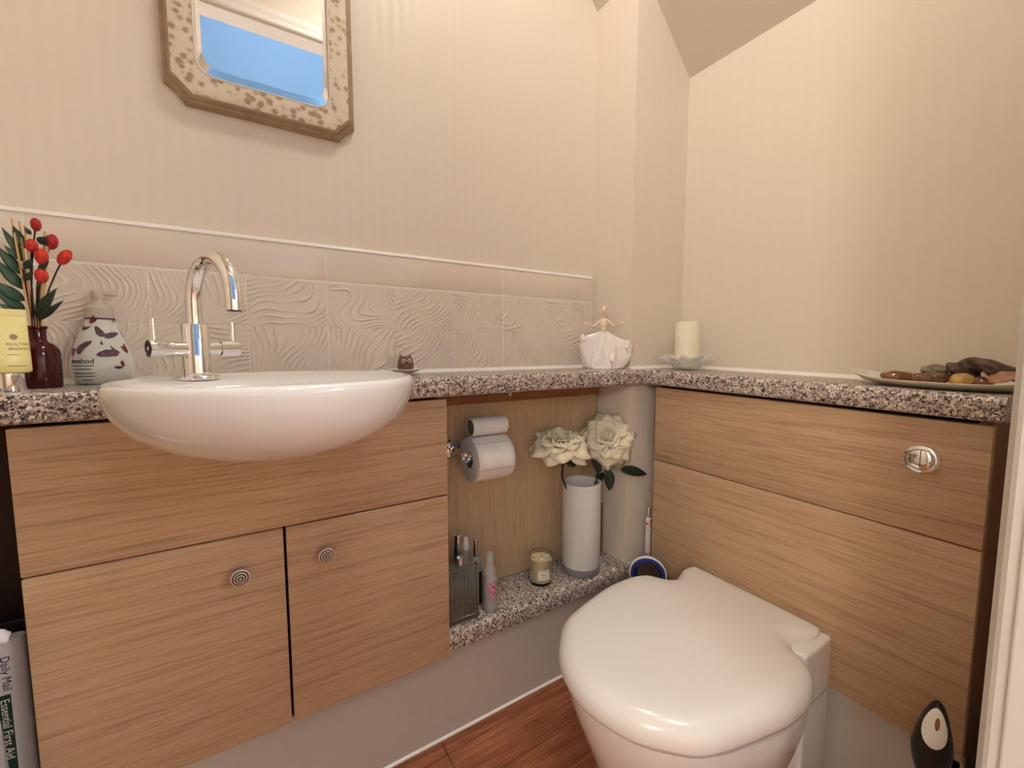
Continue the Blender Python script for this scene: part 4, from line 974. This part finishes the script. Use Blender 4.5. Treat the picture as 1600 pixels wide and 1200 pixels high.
# ------------------------------------------------------------------ candle in glass
q = onZ(845, 906, ZS); q = Vector((onY(845, 900, .925).x, .925, ZS))
t = thing('scented_candle', 'cream scented candle in a clear glass with a No.1 label on the shelf', 'candle', q, (0, 0, facing(q)))
ch_ = .083; cr = .0325
obj('glass', lathe([(0, 0), (cr - .004, 0), (cr - .001, .002), (cr, .006), (cr, ch_ - .001), (cr - .001, ch_), (cr - .0022, ch_ - .001), (cr - .0022, .009), (cr - .005, .0065), (0, .006)], 48), 'glass', t, 40)
obj('wax', lathe([(0, .0068), (cr - .006, .0068), (cr - .0026, .010), (cr - .0026, ch_ - .012), (0, ch_ - .0125)], 48), 'wax_cream', t, 40)
obj('wick', tube([(0, 0, ch_ - .013), (.001, .001, ch_ - .004)], .0008, 6), 'ink_dark', t)
lb = obj('label', grid(lambda u, v: wrap(cr + .0005, -.008 + u * .034, .020 + v * .029), 16, 4), 'label_white', t, 0)
put_text('No.1', .0085, lambda v: wrap(cr + .0007 + v.z, .0005 + v.x, .033 + v.y), 'ink_dark', lb)
for zz, a, c in ((.029, .002, .018), (.0255, .003, .017), (.044, .0, .020)): obj('small_print', grid(lambda u, v: wrap(cr + .0008, a + (c - a) * u, zz + v * .0007), 8, 1), 'ink_grey', lb)

# ------------------------------------------------------------------ white glass vase with two roses
q = Vector((onY(907, 890, .915).x, .915, ZS)); VP_ = q
vh = onY(907, 752, .915).z - ZS; vr = .0565
t = thing('glass_vase', 'tall white frosted cylinder vase with a thick clear base on the shelf', 'vase', q)
obj('clear_base', lathe([(0, 0), (vr - .001, 0), (vr + .0005, .002), (vr + .0005, .019), (0, .019)], 56), 'base_glass', t, 40)
obj('cylinder', lathe([(0, .0195), (vr - .006, .0195), (vr - .001, .022), (vr, .028), (vr, vh - .001), (vr - .001, vh), (vr - .003, vh), (vr - .0035, vh - .002), (vr - .0035, .03), (0, .026)], 56), 'opal_glass', t, 40)
def petal_mesh(Lp, wd, cup, curlb, point):
    def fn(u, v):
        q_ = (u - .5) * 2; wv = wd * 1.45 * (v ** .5) * (1 - .10 * v * v)
        edge = (1 - .22 * abs(q_) ** 2.2 + point * max(0, 1 - abs(q_) * 2.2))
        L_v = Lp * v * (edge * v + (1 - v))
        bow = cup * (1 - (1 - v) ** 2)
        x = -bow * Lp * .55 + (curlb * Lp * max(0, v - .62) ** 2 * 3.0)      # radial: minus = inward
        x -= (q_ * q_) * wv * .55 * (1 - .5 * v)
        return (x, q_ * wv * .5 * (1 - .12 * q_ * q_), L_v + .003 * sin(5 * q_ + 2) * v)
    b_ = grid(fn, 10, 9); me = bpy.data.meshes.new('petal')
    for f in b_.faces: f.smooth = True
    b_.to_mesh(me); b_.free(); me.materials.append(MATS['rose_petal']); return me
PM = [petal_mesh(.034, .024, .40, .05, .01), petal_mesh(.042, .038, .38, .45, .02), petal_mesh(.052, .052, .30, .85, .06), petal_mesh(.060, .060, .22, 1.15, .12)]
def rose(name, label, centre, axis, R, spin, path, leaves):
    axis = Vector(axis).normalized()
    t = thing(name, label, 'rose', path[0])
    org = Vector(path[0]); quat = axis.to_track_quat('Z', 'Y'); sc = R / .068
    hd = bpy.data.objects.new('flower_head', None)
    core_bm = lathe([(0, -.004), (.010, 0), (.016, .012), (.014, .026), (.007, .032), (0, .033)], 20)
    mapverts(core_bm, lambda v: quat @ (v * sc)); head = obj('flower_head', core_bm, 'rose_petal', t, 0, Vector(centre) - org)
    ga = 2.39996; n_ = 0
    for layer, (cnt, mi, tilt, rad, zz) in enumerate(((3, 0, .02, .006, .006), (4, 0, .16, .010, .004), (5, 0, .30, .014, .002), (5, 1, .42, .017, .0), (6, 1, .62, .020, -.003), (6, 2, .82, .020, -.006), (6, 2, 1.02, .020, -.009), (7, 3, 1.22, .018, -.012), (5, 3, 1.45, .014, -.016))):
        for i in range(cnt):
            a = spin + 2 * PI * i / cnt + layer * .52 + random.uniform(-.12, .12); tl = tilt + random.uniform(-.08, .08)
            M = Matrix.Rotation(a, 4, 'Z') @ Matrix.Translation((rad, 0, zz)) @ Matrix.Rotation(tl, 4, 'Y') @ Matrix.Rotation(random.uniform(-.12, .12), 4, 'Z') @ Matrix.Scale(random.uniform(.92, 1.06), 4)
            o = bpy.data.objects.new('petal', PM[mi]); C.objects.link(o); o.parent = head
            o.matrix_local = quat.to_matrix().to_4x4() @ Matrix.Scale(sc, 4) @ M; m_ = solidify(o, .0007)
    obj('stem', tube([Vector(p_) - org for p_ in path], .0032, 10), 'stem_dark', t, 0)
    for a, c, wd, nm_, mt in leaves:
        o = obj('leaf', mapverts(leaf_bm(a, c, wd, nm_, .06, 10, .25, .8), lambda v: v - org), mt, t, 60); solidify(o, .0007)
cam_dir = lambda p_: (CAMP - Vector(p_)).normalized()
c1 = onY(874, 690, .908); c2 = onY(949, 684, .895)
f1 = VP_ + Vector((-.030, .01, .04)); f2 = VP_ + Vector((.010, .0, .04))
rim1 = onY(878, 745, .925); rim2 = onY(928, 755, .93)
Lv = lambda u, v, y_: onY(u, v, y_)
nl = -vd * 0 + Vector((-.5, -.7, .5))
rose('white_rose', 'cream artificial rose seen from the side, next to the toilet rolls', c1 + Vector((0, 0, -.012)), (-.10, -.12, 1), .070, .3,
     [f1, VP_ + Vector((-.040, -.004, vh * .8)), rim1, Lv(880, 722, .925), c1 + Vector((0, 0, -.014))],
     [(Lv(882, 722, .92), Lv(903, 722, .935), .030, nl, 'leaf_dark'), (Lv(886, 716, .93), Lv(898, 730, .945), .02, nl, 'leaf_dark')])
d2 = cam_dir(c2)
rose('white_rose', 'cream artificial rose facing the room, beside the boxed pipe', c2 - d2 * .018, (d2.x, d2.y, d2.z + .35), .071, 1.1,
     [f2, rim2 + Vector((-.004, 0, -.06)), rim2, Lv(936, 735, .925), c2 - d2 * .02],
     [(Lv(946, 727, .89), Lv(955, 750, .885), .020, nl, 'leaf_green'), (Lv(952, 735, .90), Lv(952, 767, .90), .030, nl, 'leaf_dark'), (Lv(946, 718, .90), Lv(966, 716, .90), .020, nl, 'leaf_green'),
      (Lv(969, 733, .842), Lv(1011, 741, .835), .030, nl, 'leaf_dark'), (Lv(938, 738, .90), Lv(924, 716, .91), .022, nl, 'leaf_dark'), (Lv(944, 739, .91), Lv(928, 757, .90), .018, nl, 'leaf_dark'), (Lv(963, 722, .885), Lv(975, 705, .885), .012, nl, 'leaf_dark'),
      (Lv(950, 728, .88), Lv(971, 734, .842), .003, nl, 'leaf_green')])

# ------------------------------------------------------------------ orange tube and blue ring by the right unit
q = Vector((onY(1012, 860, .838).x, .838, ZS)); hz = onY(1014, 793, .838).z - ZS
t = thing('patterned_pen_spray', 'slim white and orange patterned tube with silver top in the alcove corner', 'tube', q)
hz = max(hz, .12)
obj('barrel', lathe([(0, 0), (.0088, 0), (.0092, .002), (.0092, hz - .034), (.0055, hz - .031), (0, hz - .031)], 24), 'tube_white', t, 40)
for z0_, z1_ in ((.012, .034), (hz - .062, hz - .038)):
    for i in range(16):
        a = random.uniform(0, 6.28); zz = random.uniform(z0_, z1_); s_ = random.uniform(.0022, .0038)
        obj('orange_print', grid(lambda u, v: (.00945 * cos(a + (u - .5) * s_ * 2 / .009), .00945 * sin(a + (u - .5) * s_ * 2 / .009), zz + (v - .5) * s_ * 1.8 * (1 - .6 * abs(u - .5)) + (u - .5) * s_), 3, 2), 'tube_orange', t)
obj('silver_top', lathe([(0, hz - .031), (.0042, hz - .031), (.0038, hz - .002), (.003, hz), (0, hz)], 20), 'chrome', t, 30)
q = Vector((.965, .822, 0)); q.x = onY(1012, 900, .79).x
zc_ = onY(1012, 868, .79).z
t = thing('blue_ring_tub', 'round blue tub with a white rim lying on its side behind the toilet lid', 'tub', (q.x, .79, zc_ - .052), (0, 0, facing(q)))
t.scale = (1.16, 1.16, 1.16)
rr_ = .044
def onside(k): mapverts(k, lambda v: (v.x, -v.z, v.y)); bmesh.ops.recalc_face_normals(k, faces=k.faces); return k
obj('blue_wall', onside(lathe([(.029, .008), (.034, .018), (.041, .018), (.0425, .012), (.040, -.006), (.026, -.008), (.026, -.002)], 48, closed=True)), 'plastic_blue', t, 40)
obj('white_rim', onside(lathe([(.0415, .0115), (.0455, .010), (.0455, .005), (.0420, .003)], 48, closed=True)), 'plastic_white', t, 40)
obj('inner_disc', onside(lathe([(0, .000), (.0275, .000), (.0275, -.006), (0, -.006)], 40)), 'chrome_dark', t, 40)

# ------------------------------------------------------------------ toilet brush and clear packet on the floor at right
q = onX(1450, 1180, .88); bt = onX(1466, 1097, .88)
t = thing('toilet_brush', 'toilet brush with a black tapered handle and white oval inset, beside the toilet', 'toilet brush', (q.x, q.y, 0))
zt2 = bt.z
obj('pot', lathe([(0, 0), (.040, 0), (.043, .003), (.040, .10), (.036, .155), (.034, .155), (.036, .01), (0, .008)], 36), 'plastic_white', t, 40)
lean = Vector((.0, bt.y - q.y, 0))
hz2 = zt2
cs = [(.150, .010), (.20, .0105), (hz2 - .125, .015), (hz2 - .100, .023), (hz2 - .078, .0255), (hz2 - .050, .0215), (hz2 - .022, .0145), (hz2 - .006, .0085), (hz2, .004)]
rg = [[(r * cos(2 * PI * i / 28) + lean.x * max(0, (z - .2) / (hz2 - .2)), r * .95 * sin(2 * PI * i / 28) + lean.y * max(0, (z - .2) / (hz2 - .2)), z) for i in range(28)] for z, r in cs]
hdl = obj('handle', loft(rg), 'plastic_black', t, 50)
fd = facing(q)
def ovl(rx, rz, dep, z0): return [Vector((rx * cos(2 * PI * i / 32), -dep - .10 * 0, z0 + rz * sin(2 * PI * i / 32))) for i in range(32)]
def place_oval(v):
    rr_ = .0
    f_ = (v.z - .2) / (hz2 - .2); zr_ = v.z
    for (za, ra), (zb2, rb) in zip(cs, cs[1:]):
        if za <= zr_ <= zb2: rr_ = ra + (rb - ra) * (zr_ - za) / (zb2 - za)
    depth = math.sqrt(max(1e-6, rr_ ** 2 - min(abs(v.x), rr_ * .9) ** 2)) + .0012 + v.y * 0
    p_ = Vector((v.x, -depth - v.y, 0)); p_ = rot2(p_, fd)
    return (p_.x + lean.x * f_, p_.y + lean.y * f_, v.z)
zo = hz2 - .034
obj('oval_inset', mapverts(loft([[Vector((f * .0135 * cos(2 * PI * i / 32) * (1 - .32 * sin(2 * PI * i / 32)), 0, zo + f * .029 * sin(2 * PI * i / 32))) for i in range(32)] for f in (1, .8, .6, .4, .2, .05)], False, True), place_oval), 'plastic_white', hdl, 0)
obj('oval_reflection', mapverts(loft([[Vector((  .002 + f * .0028 * cos(2 * PI * i / 24), .0006, zo + .008 + f * .009 * sin(2 * PI * i / 24))) for i in range(24)] for f in (1, .6, .2)], False, True), place_oval), 'pebble_brown', hdl, 0)  # brown reflection in the oval, painted on as a spot
b_ = box(1.030, 1.10, .098, .138, .0, .275, .006, 2); bmesh.ops.subdivide_edges(b_, edges=list(b_.edges), cuts=6, use_grid_fill=True)
for v in b_.verts:
    if v.co.z > .01: v.co += Vector((noise.noise(v.co * 45), noise.noise(v.co * 45 + Vector((9, 0, 0))), noise.noise(v.co * 60) * .5)) * .006
tag(obj('plastic_packet', b_, 'glass_frost', None, 35), 'crumpled clear plastic packet standing at the end of the cistern cabinet', 'packet')

# ------------------------------------------------------------------ newspaper in the gap left of the basin unit
yn = .885
xr_ = onY(48, 1100, yn).x - .001; ztop = onY(25, 998, yn).z; xr_ = min(xr_, XU0 - .004)
t = thing('newspaper', 'folded newspaper standing upright beside the basin cabinet', 'newspaper', (xr_ - .06, yn + .02, 0)); d_ = Vector((xr_ - .06, yn + .02, 0))
out = [(xr_ - .16, yn), (xr_ - .014, yn), (xr_ - .007, yn + .0012), (xr_ - .002, yn + .0055), (xr_, yn + .011), (xr_ - .002, yn + .0165), (xr_ - .007, yn + .021), (xr_ - .014, yn + .022), (xr_ - .16, yn + .022)]
np_ = obj('folded_pages', L_(prism(out, 2, 0, ztop), d_), 'newsprint', t, 40)
for i in range(4): obj('page_edge', L_(box(xr_ - .16, xr_ - .015, yn + .004 + i * .0045, yn + .0052 + i * .0045, ztop, ztop + .0012), d_), 'newsprint', t)
def down(x, z): return lambda v: Vector((x + v.y, yn - .0004 - v.z, z - v.x)) - d_
a = onY(3, 1027, yn); c = onY(3, 1081, yn); ln = a.z - c.z
tb = text_bm('Daily Mail', .02); tw = max(v.co.x for v in tb.verts); tb.free()
put_text('Daily Mail', .02 * ln / tw, down(a.x - .002, a.z), 'ink_navy', np_)
a = onY(2, 1088, yn); e_ = onY(18, 1095, yn)
obj('headline_band', L_(box(a.x - .020, e_.x, yn - .0006, yn - .0001, .02, a.z), d_), 'ink_green', np_)
put_text('Essential First Aid', .0132, lambda v: Vector((a.x - .001 + v.y, yn - .0009 - v.z, a.z - .006 - v.x)) - d_, 'label_white', np_)
tag(obj('black_folder', box(XL + .02, XU0 - .006, yn + .04, yn + .060, 0, onY(30, 968, yn + .04).z, .002, 2), 'black_card'), 'black folder standing behind the newspaper', 'folder')
b_ = ico(1, 3)
for v in b_.verts: v.co *= 1 + .35 * noise.noise(v.co * 2.4)
q = onY(-2, 999, yn - .066); mapverts(b_, lambda v: (v.x * .013, v.y * .012, v.z * .013))
for v in b_.verts: 
    pass
bt_ = bmesh.new(); merge(bt_, b_); mapverts(bt_, lambda v: v + Vector((0, 0, q.z))); lathe([(.0, .001), (.040, .0), (.050, .05), (.052, q.z * .45), (.042, q.z * .75), (.026, q.z * .93), (0, q.z)], 40, bt_, cx=-.050, fr=lambda a, i: 1 + .09 * sin(5 * a + i) + .05 * sin(11 * a + 2 * i)); tube([(-.045, 0, q.z * .85), (-.022, 0, q.z * .96), (-.004, 0, q.z)], [.020, .012, .008], 12, bt_)
o = tag(obj('plastic_bag', bt_, 'white_plastic_bag', None, 0), 'knotted white plastic bag in front of the newspaper', 'bag'); o.location = (q.x - .004, yn - .066, 0)
